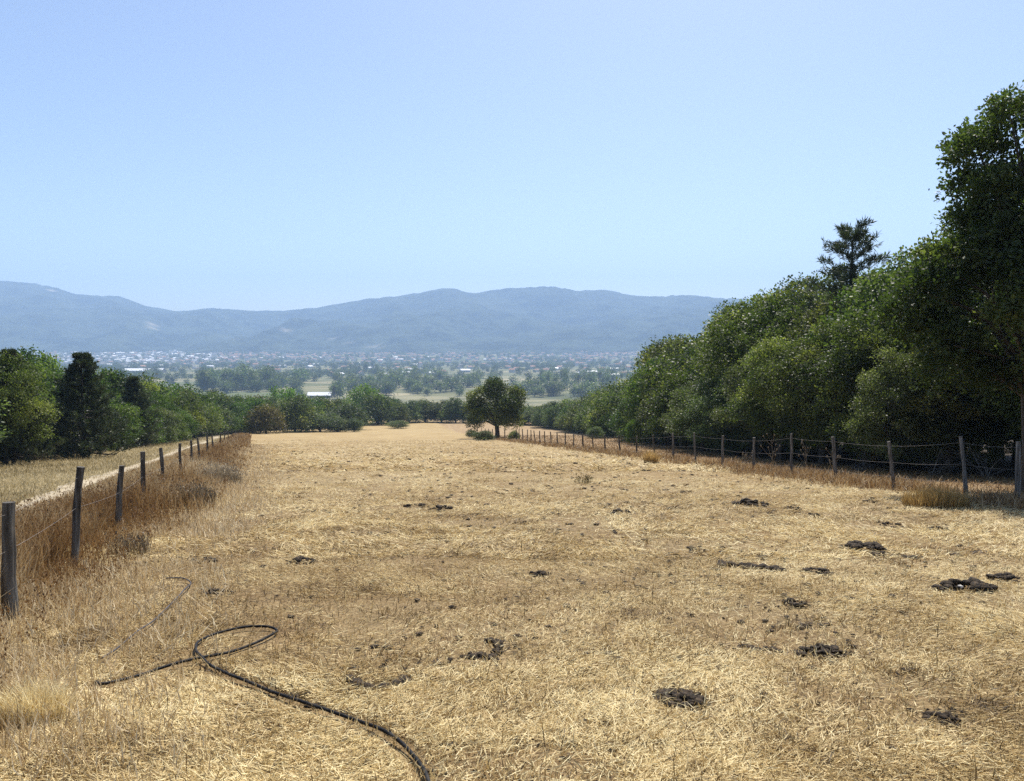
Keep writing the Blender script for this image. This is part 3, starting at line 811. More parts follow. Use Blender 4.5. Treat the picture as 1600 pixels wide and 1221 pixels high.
def put_house(x_, y_, label, group, k, cat='house'):
    o_ = link('house', HM[k], None, (x_, y_, float(ground(x_, y_))))
    o_.rotation_euler = (0, 0, rv.choice([0.1, 0.25, 1.4, 1.7, -0.2]) + rv.uniform(-0.2, 0.2))
    tag(o_, label, cat, group)
for k in range(150):      # the town on the left below the mountain
    px = rv.uniform(15, 330) if k % 5 else rv.uniform(330, 420); py = 547 + abs(rv.gauss(0, 11)) + 0.02 * px
    p = at(px, min(py, 584))
    put_house(p[0], p[1], 'tiny pale house of the town at the left mountain foot', 'houses of the left town', rv.choice([0, 0, 1, 2, 3, 3]))
for k in range(130):
    px = rv.uniform(420, 990); py = rv.uniform(556, 574) if k % 3 else rv.uniform(572, 590)
    p = at(px, py)
    put_house(p[0], p[1], 'tiny pale house scattered over the valley floor right of the town', 'houses scattered over the valley', rv.choice([0, 1, 2, 0]))

def distant_town():
    g = np.random.default_rng(4); mb = [MB(), MB()]
    V, Q, MI = [], [], []; n = 0
    for k in range(1500):
        if k % 3: px = g.uniform(10, 340); py = 546 + abs(g.normal(0, 10)) + 0.015 * px
        else: px = g.uniform(340, 1000); py = 553 + abs(g.normal(0, 9))
        p = at(px, min(py, 590)); a = g.uniform(0, 3.14); h = g.uniform(3, 8) * (1.5 if g.random() < 0.15 else 1)
        l, w = g.uniform(4, 9), g.uniform(4, 6)
        v = np.array([[-l, -w, -1], [l, -w, -1], [l, w, -1], [-l, w, -1], [-l, -w, h], [l, -w, h], [l, w, h], [-l, w, h], [-l, 0, h + 2], [l, 0, h + 2]])
        v = np.stack([v[:, 0] * math.cos(a) - v[:, 1] * math.sin(a), v[:, 0] * math.sin(a) + v[:, 1] * math.cos(a), v[:, 2]], 1) + p
        V.append(v); Q.append(np.array([[0, 1, 5, 4], [1, 2, 6, 5], [2, 3, 7, 6], [3, 0, 4, 7], [4, 5, 9, 8], [7, 8, 9, 6], [4, 8, 7, 7], [5, 6, 9, 9]]) + n); n += 10
        MI += [0, 0, 0, 0, 1 + k % 3, 1 + k % 3, 0, 0]
    q = np.vstack(Q); tri = q[:, 2] == q[:, 3]
    mi = np.array(MI)
    tag(link('distant_town', new_mesh('distant_town', np.vstack(V), [q[~tri], q[tri][:, :3]], [M['plaster'], M['tiles'], M['sheet'], M['slate']], np.concatenate([mi[~tri], mi[tri]]))), 'pale roofs and walls of the town crowded at the mountain foot', 'town', kind='stuff')
distant_town()

def shed(px, py, L_, W_, hw, hr, rz, label, cat, wallm, roofm, name):
    p = at(px, py)
    e = empty(name, p, rz)
    tag(e, label, cat)
    wb = MB(); wb.box((0, 0, hw / 2 - 0.5), (L_, W_, hw + 1.0))
    l, w = L_ / 2, W_ / 2
    wb.add([(-l, -w, hw), (-l, w, hw), (-l, 0, hw + hr), (l, -w, hw), (l, w, hw), (l, 0, hw + hr)], None, [[0, 2, 1], [3, 4, 5]])
    link('wall', wb.mesh('wall', wallm), e)
    rl, rw = l + 0.6, w + 0.6; k = hr / w; z0 = hw - 0.6 * k + 0.06; zt = hw + hr + 0.06
    rb = MB()
    rb.add([(-rl, -rw, z0), (rl, -rw, z0), (rl, 0, zt), (-rl, 0, zt), (rl, rw, z0), (-rl, rw, z0), (-rl, -rw, z0 + .2), (rl, -rw, z0 + .2), (rl, 0, zt + .2), (-rl, 0, zt + .2), (rl, rw, z0 + .2), (-rl, rw, z0 + .2)],
           [[6, 7, 8, 9], [9, 8, 10, 11], [1, 0, 3, 2], [2, 3, 5, 4], [0, 1, 7, 6], [4, 5, 11, 10], [0, 6, 9, 3], [3, 9, 11, 5], [7, 1, 2, 8], [8, 2, 4, 10]])
    link('roof', rb.mesh('roof', roofm), e)
    for s_ in (-0.25, 0.25):
        db = MB(); db.box((L_ * s_, -w - 0.03, hw * 0.35), (3.0, 0.1, hw * 0.7))
        link('door', db.mesh('door', M['slate']), e)
    return e
shed(500, 622, 21, 10, 2.6, 2.6, 0.03, 'long dark-walled barn with a bright white roof in the valley', 'barn', M['darkwall'], M['sheet'], 'barn')
shed(226, 583, 72, 26, 4.5, 4.0, 0.05, 'long low white-roofed shed at the near edge of the town', 'warehouse', M['slate'], M['sheet'], 'warehouse')
shed(55, 550, 110, 30, 6, 4.0, 0.0, 'long white shed high in the town beside the left edge', 'warehouse', M['plaster'], M['sheet'], 'warehouse')
shed(600, 596, 26, 12, 3.5, 2.4, 0.05, 'small white-roofed shed amid trees in mid valley', 'shed', M['plaster'], M['sheet'], 'shed')

# ----------------------------------------------------------------- fences
def post(loc, h, r, lean, m, parent, split=False):
    mb = MB()
    n = 7
    k = np.linspace(-0.25, 1, n)
    wob = RNG.normal(0, 0.005, (n, 2))
    pts = np.stack([lean[0] * k * h + wob[:, 0], lean[1] * k * h + wob[:, 1], k * h], 1)
    rr = r * (1.08 - 0.16 * np.clip(k, 0, 1)) * (1 + RNG.normal(0, 0.05, n))
    mb.tube(pts, rr, 9, rough=0.28)
    o_ = link('post', mb.mesh('post', m, False), parent, loc)
    return o_, np.array(loc) + np.array([lean[0] * h, lean[1] * h, h])

def strand(points, frac, parent, r=0.0035, sag=0.03, barbs=False):
    pts = []
    for a, b in zip(points[:-1], points[1:]):
        pa = a[0] + (a[1] - a[0]) * frac; pb = b[0] + (b[1] - b[0]) * frac
        for u in np.linspace(0, 1, 6)[:-1]:
            q_ = pa * (1 - u) + pb * u; q_ = q_ - np.array([0, 0, sag * 4 * u * (1 - u)])
            pts.append(q_)
    pts.append(points[-1][0] + (points[-1][1] - points[-1][0]) * frac)
    mb = MB(); mb.tube(pts, r, 4, cap=False)
    link('wire', mb.mesh('wire', M['wire']), parent)

def fence_left():
    e = empty('post_fence', (0, 0, 0))
    tag(e, 'row of dark rough wooden posts along the tall rusty weeds on the left', 'fence')
    base = [(3, 800), (0, 785), (105, 730), (177, 728), (218, 706), (252, 700), (278, 693), (296, 688), (309, 684), (321, 680), (331, 678), (341, 675), (349, 673.5), (355, 673), (360.5, 672.5), (365, 672), (368.5, 671.5), (371.5, 671.5), (374, 671), (376.5, 671), (378.5, 670.5)]
    pts = []
    leans = {1: (0.03, 0), 2: (0.09, 0), 3: (0.08, 0), 4: (0.02, 0)}
    for k, (px, pt) in enumerate(base):
        d = 2400.0 / (392 - px)
        if k == 0: d = 3.9
        x_ = fence_left_x(d); y_ = d
        zg = float(ground(x_, y_))
        h = z_at(y_, pt) - zg if k else 1.1
        h = float(np.clip(h, 0.95, 1.35))
        ln = leans.get(k, (random.gauss(0, 0.035), random.gauss(0, 0.03)))
        o_, tp = post((x_, y_, zg), h, 0.042 if k != 1 else 0.055, ln, M['post'], e)
        pts.append((np.array([x_, y_, zg]), tp))
    strand(pts, 0.9, e, 0.0013, 0.01); strand(pts, 0.6, e, 0.0013, 0.015)
fence_left()

def fence_right():
    e = empty('wire_fence', (0, 0, 0))
    tag(e, 'wire fence of leaning grey posts along the wood on the right', 'fence')
    xs = [(1700, 0), (1597, 690), (1517, 682), (1402, 690), (1310, 683), (1240, 678), (1180, 684), (1131, 681), (1089, 676), (1054, 678), (1025, 680), (996, 682), (970, 683), (947, 682), (928, 681), (912, 680), (897, 678), (884, 677), (872, 675.5), (862, 675), (852, 674), (844, 673.5), (837, 673), (830, 672), (823.5, 671.5), (817.5, 671.5), (812, 671), (807, 671), (789, 671), (770, 670.5), (764, 670), (758, 670), (752, 669.5), (747, 669.5), (742, 669), (737, 669)]
    lean = {1: (-0.02, 0), 2: (-0.13, 0), 3: (-0.14, 0), 4: (-0.09, 0), 5: (-0.02, 0), 6: (0, 0), 12: (-0.08, 0), 13: (-0.08, 0), 14: (-.08, 0)}
    pts = []
    for k, (px, pt) in enumerate(xs):
        d = 15120.0 / (px - 608)
        x_, y_ = fence_right_x(d), d
        zg = float(ground(x_, y_))
        h = z_at(y_, pt) - zg if k else 1.25
        h = float(np.clip(h, 1.05, 1.5))
        ln = lean.get(k, (random.gauss(-0.06, 0.04), random.gauss(0, 0.02)))
        o_, tp = post((x_, y_, zg), h, random.uniform(0.038, 0.05), ln, M['grey_post'] if k < 10 else M['post'], e)
        pts.append((np.array([x_, y_, zg]), tp))
    for f in (0.9, 0.55, 0.25): strand(pts, f, e, 0.0021, 0.03)
fence_right()

# ----------------------------------------------------------------- dung on the field
COVER = {'hose': [], 'dung': []}     # where straw is pressed down
CELL = 0.02
def cells(x, y): return np.floor(np.asarray(x) / CELL).astype(np.int64) * 100000 + np.floor(np.asarray(y) / CELL).astype(np.int64)
def ico(sub=2):
    import bmesh
    bm = bmesh.new(); bmesh.ops.create_icosphere(bm, subdivisions=sub, radius=1.0)
    v = np.array([x.co[:] for x in bm.verts]); f = np.array([[x.index for x in fc.verts] for fc in bm.faces]); bm.free()
    return v, f
IV, IF = ico(2)
CRUMBS = []
def lump(mb, c, r, g, squash=0.6):
    s3 = g.uniform(0.75, 1.25, 3) * r * np.array([1, 1, squash])
    n = 1 + 0.35 * (vnoise(IV[:, 0] * 2.2 + c[0] * 31, IV[:, 1] * 2.2 + IV[:, 2] * 1.7 + c[1] * 17, int(g.integers(1000))) - 0.5) + g.normal(0, 0.13, len(IV))
    a = g.random() * 6.28
    v = IV * n[:, None] * s3
    v = np.stack([v[:, 0] * math.cos(a) - v[:, 1] * math.sin(a), v[:, 0] * math.sin(a) + v[:, 1] * math.cos(a), v[:, 2]], 1) + c
    mb.add(v, None, IF)
def dung(px, py, wpx, hpx, n, label, seed, shape='pile', name='dung_pile', group=None, cat='dung'):
    g = np.random.default_rng(seed)
    p = at(px, py)
    R_ = wpx / 2 * p[1] / FPX
    # depth of the patch on the sloping ground
    ya, yb = at(px, py + hpx / 2)[1], at(px, py - hpx / 2)[1]
    D_ = max((yb - ya) / 2 * 0.85, R_ * 0.45) if shape != 'lump' else R_
    D_ = min(D_, R_ * 2.2)
    mb = MB()
    for k in range(n if n <= 3 else int(n * 2.2)):
        if shape == 'ring':
            a = g.uniform(-3.3, 0.5); u = np.array([math.cos(a), math.sin(a)]) * g.uniform(0.8, 1.0)
        elif shape == 'ell':
            u = np.array([g.uniform(-0.9, 0.4), -0.75]) if g.random() < 0.5 else np.array([0.45, g.uniform(-0.7, 0.9)])
            u = u + g.normal(0, 0.12, 2)
        elif shape == 'streak':
            q_ = g.uniform(-1, 1); u = np.array([q_, -0.7 * q_ + g.normal(0, 0.18)])
        else:
            u = unit(g.normal(size=2)) * math.sqrt(g.random())
        x_, y_ = u[0] * R_, u[1] * D_
        r = R_ * (g.uniform(0.04, 0.12) if g.random() < 0.7 else g.uniform(0.12, 0.24))
        r = float(np.clip(r, 0.008, 0.06))
        if n <= 3: r = R_ * g.uniform(0.6, 0.9)
        up = (1 - np.hypot(*u) ** 2) * R_ * 0.25 if shape == 'pile' else 0
        lump(mb, np.array([x_, y_, float(ground(p[0] + x_, p[1] + y_)) - p[2] + r * 0.25 + max(0, up)]), r, g)
    if n > 3:
        for k in range(n):
            u = unit(g.normal(size=2)) * g.uniform(0.6, 1.4); x_, y_ = p[0] + u[0] * R_, p[1] + u[1] * D_
            CRUMBS.append((x_, y_, g.uniform(0.004, 0.010) * (1 + p[1] / 25)))
    av = np.concatenate(mb.v); COVER['dung'].append(cells(av[:, 0] + p[0], av[:, 1] + p[1]))
    o_ = link(name, mb.mesh(name, M['dung'], True), None, p)
    tag(o_, label, cat, group)
dung(1066, 1098, 84, 36, 42, 'large crumbly dung pile in the foreground straw', 1)
dung(1028, 1083, 24, 20, 1, 'round black dung lump against the large crumbly pile', 2, 'lump', 'dung_lump')
dung(1473, 1126, 54, 26, 26, 'compact rounded dung heap near the lower right corner', 3)
dung(1352, 860, 66, 16, 34, 'widest dark dung pile, with a trailing tail, on the right half', 4)
dung(1400, 870, 60, 7, 16, 'thin tail of dung crumbs trailing from the widest pile', 5, 'streak')
dung(1510, 922, 92, 11, 26, 'long flat brown dung patch with a pale stone near the right edge', 6)
dung(1569, 906, 52, 13, 22, 'dark dung pile just behind the long flat patch', 7)
dung(1243, 946, 46, 16, 20, 'squat dung pile between the flat patches right of centre', 8)
dung(1278, 895, 40, 13, 18, 'small dark dung heap before the widest pile', 9)
dung(1175, 888, 88, 16, 26, 'slanting streak of flattened brown dung', 10, 'streak')
dung(1282, 1023, 78, 18, 30, 'flat oval dung pat overgrown with straw', 11)
dung(1188, 1016, 56, 12, 12, 'broken strip of dung and twigs left of the oval pat', 12, 'streak')
dung(590, 1066, 96, 30, 26, 'curved ring of dung crumbs right of the black hose', 13, 'ring')
dung(758, 1015, 76, 40, 24, 'L-shaped scatter of dung in the middle foreground', 14, 'ell')
dung(472, 879, 42, 13, 18, 'dark dung heap in the left half of the field', 15)
dung(342, 928, 42, 10, 12, 'small dung patch near the thin grey hose', 16)
dung(316, 878, 46, 8, 10, 'faint brown dung patch near the left weeds', 17)
dung(692, 797, 44, 6, 12, 'far dark dung strip in mid field', 18)
dung(650, 793, 36, 5, 9, 'brown dung smear beside the far dark strip', 19)
dung(971, 803, 36, 7, 12, 'low dung pat in mid field below the lone oak', 20)
dung(843, 899, 38, 8, 12, 'faint dung pat in the middle of the field', 21)
dung(1172, 790, 58, 6, 18, 'long thin dung strip near the wire fence', 22)
dung(1240, 796, 26, 5, 9, 'short dung strip right of the long thin one', 23)
dung(1272, 807, 26, 4, 7, 'tiny dung strip before the short one near the fence', 24)
dung(1393, 822, 32, 8, 12, 'oval dung pat below the bent fence post', 25)
dung(1467, 828, 30, 5, 8, 'thin dark dung pat right of the oval one', 26)
dung(1359, 785, 26, 4, 7, 'dark dung sliver close to the wire fence posts', 27)
dung(738, 740, 14, 3, 5, 'distant black dung spot high in the field', 28)
dung(672, 719, 13, 4, 4, 'farthest dung spot with a bump', 29)
dung(944, 889, 11, 9, 1, 'single black dung ball in the middle of the field', 30, 'lump', 'dung_lump')
rl = random.Random(3)
spots = [(1520, 887), (1512, 899), (1113, 810), (1130, 967), (1260, 981), (832, 970), (1188, 1106), (1225, 1157), (1357, 1137), (1390, 1172), (1192, 872), (703, 1052), (860, 1205), (742, 1206), (1304, 925), (1400, 935), (1420, 965), (1208, 800), (1160, 975), (560, 1128), (385, 1040), (405, 888), (520, 858), (428, 860), (600, 1043), (632, 1048), (565, 1205), (945, 1138), (1500, 855), (1580, 870), (1550, 880), (1495, 870), (1050, 900), (1080, 858), (890, 820), (760, 790), (1010, 830), (640, 720), (820, 715), (900, 725)]
for k, (px, py) in enumerate(spots):
    w = rl.uniform(7, 15) if py > 850 else rl.uniform(6, 10)
    dung(px, py, w, w * 0.6, rl.choice([1, 2, 3]), 'small loose crumb of dark dung lying on the straw', 60 + k, 'lump', 'dung_crumb', 'small loose dung crumbs')
p = at(1500, 925)
sb = MB(); lump(sb, np.array([0, 0, 0.05]), 0.022, np.random.default_rng(9), 0.8)
tag(link('pebble', sb.mesh('pebble', M['plaster'], True), None, p), 'small pale pebble on the long flat brown dung patch', 'pebble')

# loose specks of dung and earth strewn over the straw: nobody could count them
g = np.random.default_rng(15)
while len(CRUMBS) < 1900:
    y_ = 3.2 * (45 / 3.2) ** g.random(); x_ = g.uniform(-0.7, 0.75) * y_
    if x_ < fence_left_x(y_) + 1.6 or x_ > fence_right_x(y_) - 0.3: continue
    if vnoise(x_ * 0.5, y_ * 0.4, 19) + 0.12 * (x_ > 0) < 0.45 and g.random() < 0.8: continue
    CRUMBS.append((x_, y_, g.uniform(0.005, 0.014) * (1 + y_ / 10)))
cb = MB(); IV2, IF2 = ico(1)
for x_, y_, r in CRUMBS:
    v = IV2 * r * g.uniform(0.6, 1.4, 3) * np.array([1.5, 1.2, 0.5]) * (1 + g.normal(0, 0.25, len(IV2)))[:, None]
    cb.add(v + np.array([x_, y_, float(ground(x_, y_)) + r * 0.3 + 0.010]), None, IF2)
tag(link('crumbs', cb.mesh('crumbs', M['dung'])), 'tiny dark specks of dung and earth strewn over the straw', 'crumbs', kind='stuff')

# ----------------------------------------------------------------- hoses
def smooth_path(pts, n=14):
    pts = np.array(pts, float); P = np.vstack([2 * pts[0] - pts[1], pts, 2 * pts[-1] - pts[-2]])
    out_ = []
    for i in range(1, len(P) - 2):
        for u in np.linspace(0, 1, n)[:-1]:
            a, b, c, d = P[i - 1], P[i], P[i + 1], P[i + 2]
            out_.append(0.5 * (2 * b + (c - a) * u + (2 * a - 5 * b + 4 * c - d) * u ** 2 + (3 * b - a - 3 * c + d) * u ** 3))
    out_.append(pts[-1])
    return np.array(out_)
def hose(name, pix, r, m, label, lift=0.02, cross=None):
    g3 = [at(px, py) for px, py in pix]
    path = smooth_path([(q[0], q[1], 0) for q in g3], 10)
    z = ground(path[:, 0], path[:, 1])
    k = np.ones(9) / 9; zp = np.convolve(np.pad(z, 4, mode='edge'), k, 'valid')
    path[:, 2] = np.maximum(zp, z) + r * 0.9 + lift + 0.006 * np.sin(np.arange(len(path)) * 0.23)
    if cross:
        cpt = at(*cross)
        ds = np.hypot(path[:, 0] - cpt[0], path[:, 1] - cpt[1])
        half = np.arange(len(path)) > len(path) * 0.45
        path[:, 2] += np.where(half, 2.2 * r * np.exp(-(ds / 0.12) ** 2), 0)
    dense = np.stack([np.interp(np.linspace(0, len(path) - 1, len(path) * 12), np.arange(len(path)), path[:, k]) for k in (0, 1)], 1)
    for ox in (-0.02, 0, 0.02):
        for oy in (-0.03, 0, 0.03): COVER['hose'].append(cells(dense[:, 0] + ox, dense[:, 1] + oy))
    mb = MB(); mb.tube(path, r, 10)
    tag(link(name, mb.mesh(name, m, True)), label, 'hose')
hose('hose', [(150, 1073), (160, 1077), (200, 1066), (260, 1048), (316, 1035), (360, 1024), (405, 1008), (428, 997), (433, 990), (420, 985), (380, 987), (335, 996), (314, 1006), (306, 1018), (312, 1033), (332, 1048), (360, 1063), (400, 1077), (440, 1093), (490, 1112), (540, 1127), (580, 1141), (614, 1161), (640, 1182), (658, 1205), (670, 1235), (676, 1290)], 0.0096, M['hose'], 'black rubber hose looping once across the straw in the foreground', cross=(322, 1034))
hose('hose', [(260, 909), (285, 910), (297, 914), (297, 920), (285, 932), (262, 955), (240, 977), (218, 993), (195, 1010), (176, 1026), (160, 1038)], 0.0065, M['grey_hose'], 'thin dusty grey hose lying bent beside the left weeds', 0.03)

# ----------------------------------------------------------------- straw, weeds, grass
def blades(px, py, ang, pitch, ln, wd, tint, lift, bend, segs=2):
    """flat tapered stalks: px, py position, ang heading, pitch angle above ground"""
    n = len(px)
    z0 = ground(px, py) + lift
    d = np.stack([np.cos(ang) * np.cos(pitch), np.sin(ang) * np.cos(pitch), np.sin(pitch) ], 1)
    side = np.stack([-np.sin(ang), np.cos(ang), np.zeros(n)], 1)
    tw = RNG.normal(0, 0.6, n)
    up = np.cross(d, side)
    side = side * np.cos(tw)[:, None] + up * np.sin(tw)[:, None]
    p0 = np.stack([px, py, z0], 1)
    slope = np.stack([np.zeros(n), np.zeros(n), -0.1 * d[:, 1]], 1)
    L_ = ln[:, None]; w = (wd / 2)[:, None]
    m_ = p0 + (d + slope) * L_ * 0.55
    e_ = p0 + (d + slope) * L_
    e_ = e_ + np.stack([RNG.normal(0, 1, n) * bend * ln, RNG.normal(0, 1, n) * bend * ln, -np.abs(RNG.normal(0, 1, n)) * bend * ln * 0.5], 1)
    if segs == 1:
        v = np.stack([p0 - side * w, p0 + side * w, e_ + side * w * 0.4, e_ - side * w * 0.4], 1).reshape(-1, 3)
        q = np.arange(n * 4).reshape(-1, 4)
        return v, [q], np.repeat(tint, 4)
    v = np.stack([p0 - side * w, p0 + side * w, m_ + side * w * 0.85, m_ - side * w * 0.85, e_], 1).reshape(-1, 3)
    b = np.arange(n)[:, None] * 5
    q = b + np.array([[0, 1, 2, 3]]); t_ = b + np.array([[3, 2, 4]])
    return v, [q, t_], np.repeat(tint, 5)

def merge(parts):
    V, Q, T3, TT = [], [], [], []; n = 0
    for v, fs, t in parts:
        V.append(v); TT.append(t)
        for f in fs: (Q if f.shape[1] == 4 else T3).append(f + n)
        n += len(v)
    fl = []
    if Q: fl.append(np.vstack(Q))
    if T3: fl.append(np.vstack(T3))
    return np.vstack(V), fl, np.concatenate(TT)

def field_points(n, y0, y1, power=1.0):
    """points over the visible part of the straw field, denser towards the camera"""
    u = RNG.random(n)
    y = (y0 ** (1 - power) + u * (y1 ** (1 - power) - y0 ** (1 - power))) ** (1 / (1 - power)) if power != 1 else y0 * (y1 / y0) ** u
    half = 0.70 * y + 0.8
    x = RNG.uniform(-1, 1, n) * half
    k = (x > fence_left_x(y) - 0.6) & (x < fence_right_x(y) + 0.4)
    return x[k], y[k]

def straw_tint(x, y):
    patch = fbm(x * 0.28, y * 0.28, 51, 3)
    fine_ = fbm(x * 2.2, y * 2.2, 55, 2)
    return 0.70 - 0.14 * np.clip((y - 35) / 50, 0, 1) + (patch - 0.5) * 0.62 + (fine_ - 0.5) * 0.5 + RNG.normal(0, 0.2, len(x)) - (RNG.random(len(x)) < 0.10) * 0.6 - np.clip(0.36 - fbm(x * 1.9, y * 1.9, 57, 3), 0, 1) * 1.5

HC = np.unique(np.concatenate(COVER['hose'])); DC = np.unique(np.concatenate(COVER['dung']))
parts = []
for (n, y0, y1, pw, l0, l1, w0, sg) in ((430000, 2.7, 9.0, 1.2, 0.02, 0.105, 0.0036, 2), (230000, 9.0, 26.0, 1.2, 0.04, 0.16, 0.0075, 2), (90000, 26.0, 80.0, 1.4, 0.10, 0.34, 0.022, 1)):
    x, y = field_points(n, y0, y1, pw)
    # worn bare spots carry less straw
    keep = RNG.random(len(x)) < np.clip((fbm(x * 0.9, y * 0.9, 61, 3) - 0.22) * 3.2, 0.12, 1)
    x, y = x[keep], y[keep]
    m_ = len(x)
    flow = fbm(x * 0.5, y * 0.5, 71, 2) * 9.0
    ang = flow + RNG.normal(0, 1.3, m_)
    pit = np.abs(RNG.normal(0.16, 0.24, m_)); ln = RNG.uniform(l0, l1, m_)
    ok = np.ones(m_, bool); lucky = RNG.random(m_) < 0.12
    for f_ in (0, 0.35, 0.7, 1.0):
        c_ = cells(x + np.cos(ang) * ln * f_, y + np.sin(ang) * ln * f_)
        ok &= ~np.isin(c_, HC); ok &= lucky | ~np.isin(c_, DC)
    x, y, ang, pit, ln = x[ok], y[ok], ang[ok], pit[ok], ln[ok]; m_ = len(x)
    parts.append(blades(x, y, ang, pit, ln, w0 * RNG.uniform(0.7, 1.4, m_), np.clip(straw_tint(x, y), 0, 1), RNG.uniform(0.0, 0.03, m_), 0.12, sg))
# straw beside and behind the first stretch, out to where a side step would look
for (n, y0, y1) in ((150000, 0.9, 26.0),):
    u = RNG.random(n); y = y0 * (y1 / y0) ** u
    sgn = RNG.choice([-1, 1], n); x = sgn * (np.where(y < 2.9, 0.0, 0.68 * y + 0.6) + RNG.random(n) * np.where(y < 2.9, 6.0, 5.0))
    k = (x > fence_left_x(y) - 0.6) & (x < fence_right_x(y) + 0.4); x, y = x[k], y[k]; m_ = len(x)
    parts.append(blades(x, y, RNG.uniform(0, 6.28, m_), np.abs(RNG.normal(0.16, 0.24, m_)), RNG.uniform(0.04, 0.16, m_), 0.0055 * (1 + y / 14) * RNG.uniform(0.7, 1.4, m_), np.clip(straw_tint(x, y), 0, 1), RNG.uniform(0, 0.03, m_), 0.12, 1))
# short upright stubble
x, y = field_points(26000, 2.8, 22, 1.3)
m_ = len(x)
parts.append(blades(x, y, RNG.uniform(0, 6.28, m_), RNG.uniform(0.8, 1.5, m_), RNG.uniform(0.03, 0.10, m_), np.full(m_, 0.004) * (1 + y / 14), np.clip(straw_tint(x, y) - 0.15, 0, 1), np.zeros(m_), 0.15, 2))
tx, ty2 = field_points(420, 3.2, 40, 1.05)
tn = 70
ti = np.repeat(np.arange(len(tx)), tn)
tr = RNG.uniform(0.05, 0.2, len(tx))[ti]
x = tx[ti] + RNG.normal(0, 1, len(ti)) * tr * 1.3; y = ty2[ti] + RNG.normal(0, 1, len(ti)) * tr * 0.8
m_ = len(x)
parts.append(blades(x, y, RNG.uniform(0, 6.28, m_), RNG.uniform(0.05, 1.2, m_), RNG.uniform(0.02, 0.085, m_), 0.0038 * (1 + y / 10), np.clip(RNG.normal(0.24, 0.14, m_) + np.repeat(RNG.normal(0, 0.1, len(tx)), tn), 0, 1), np.full(m_, 0.01), 0.15, 2))
x, y = field_points(1500, 3.0, 16, 1.2)
m_ = len(x)
parts.append(blades(x, y, RNG.uniform(0, 6.28, m_), RNG.uniform(0.9, 1.5, m_), RNG.uniform(0.10, 0.22, m_), np.full(m_, 0.005), np.clip(RNG.normal(0.5, 0.25, m_), 0, 1), np.zeros(m_), 0.2, 2))
v, f, t = merge(parts)
tag(link('straw', new_mesh('straw', v, f, [M['straw']], attrs={'tint': t})), 'flattened mown straw and stubble covering the field', 'straw', kind='stuff')

# tall dry weeds along the left fence
def stalks(n, xf, y0, y1, hfun, tfun, width, pw=1.3, lean=0.25):
    u = RNG.random(n)
    y = (y0 ** (1 - pw) + u * (y1 ** (1 - pw) - y0 ** (1 - pw))) ** (1 / (1 - pw))
    x = xf(y, n)
    clump = fbm(x * 1.3, y * 1.3, 83, 2)
    keep = RNG.random(n) < np.clip((clump - 0.25) * 3, 0.1, 1)
    x, y = x[keep], y[keep]; m = len(x)
    h = hfun(x, y) * RNG.uniform(0.5, 1.1, m)
    a = RNG.uniform(0, 6.28, m)
    pit = np.clip(np.pi / 2 - np.abs(RNG.normal(0, lean, m)), 0.06, 2)
    ok = np.ones(m, bool)
    for f_ in (0, 0.3, 0.6, 0.9): ok &= ~np.isin(cells(x + np.cos(a) * np.cos(pit) * h * f_, y + np.sin(a) * np.cos(pit) * h * f_), HC)
    # nothing tall stands in front of the hoses
    for f_ in (0.08, 0.16, 0.25): ok &= ~(np.isin(cells(x, y + f_), HC) & (h * np.sin(pit) > f_ * 0.32))
    x, y, a, pit, h = x[ok], y[ok], a[ok], pit[ok], h[ok]; m = len(x)
    return blades(x, y, a, pit, h, width * (1 + y / 10) * RNG.uniform(0.6, 1.3, m), np.clip(tfun(x, y), 0, 1), np.zeros(m), 0.12, 2), x, y, h, a, pit
def seeds(x, y, h, a, pit, per, size, tint):
    """small husks along the upper half of the stalks"""
    n = len(x) * per
    i = np.repeat(np.arange(len(x)), per)
    u = RNG.uniform(0.45, 1.0, n)
    pos = np.stack([x[i] + np.cos(a[i]) * np.cos(pit[i]) * h[i] * u, y[i] + np.sin(a[i]) * np.cos(pit[i]) * h[i] * u, ground(x[i], y[i]) + np.sin(pit[i]) * h[i] * u], 1)
    pos += RNG.normal(0, 0.012, (n, 3))
    ax = unit(RNG.normal(size=(n, 3)) * 0.5 + np.array([0, 0, 1.0]))
    sz = size * (1 + y[i] / 12) * RNG.uniform(0.6, 1.3, n)
    v = leaf_quads(pos, ax, unit(RNG.normal(size=(n, 3))), sz, sz * 0.5)
    return v, [np.arange(n * 4).reshape(-1, 4)], np.repeat(np.clip(RNG.normal(tint, 0.14, n), 0, 1), 4)

def off_x(lo, hi):
    return lambda y, n: fence_left_x(y) + RNG.triangular(lo, lo * 0.5 + hi * 0.5, hi, n) + np.interp(y, [6, 9, 13, 20, 30], [-1.0, -0.85, -0.35, 0.1, 0.3])
def weed_h(x, y):
    d = np.abs(x - fence_left_x(y) - np.interp(y, [6, 9, 13, 20], [-0.9, -0.75, -0.2, 0.1]))
    return np.clip(0.84 - 0.32 * d, 0.12, 0.84) * (0.7 + 0.6 * fbm(x * 0.7, y * 0.5, 91, 2)) * np.interp(y, [3, 12, 30, 90], [1.0, 0.85, 0.8, 0.75]) * np.where((x > fence_left_x(y) - 0.1) & (y < 13), 0.45, 1)
def weed_t(x, y):
    d = x - fence_left_x(y)
    return np.interp(y, [9, 13, 17, 26, 60], [0.52, 0.44, 0.53, 0.62, 0.60]) + 0.22 * np.clip(np.abs(d - 0.2) - 0.4, 0, 1.5) + (fbm(x * 0.6, y * 0.45, 95, 3) - 0.5) * 0.9 + RNG.normal(0, 0.13, len(x))
P1, x, y, h, a, pit = stalks(62000, off_x(-1.3, 1.7), 3.2, 60, weed_h, weed_t, 0.0045)
sel = RNG.random(len(x)) < np.interp(y, [8, 13, 18, 60], [0.16, 0.20, 0.10, 0.06])
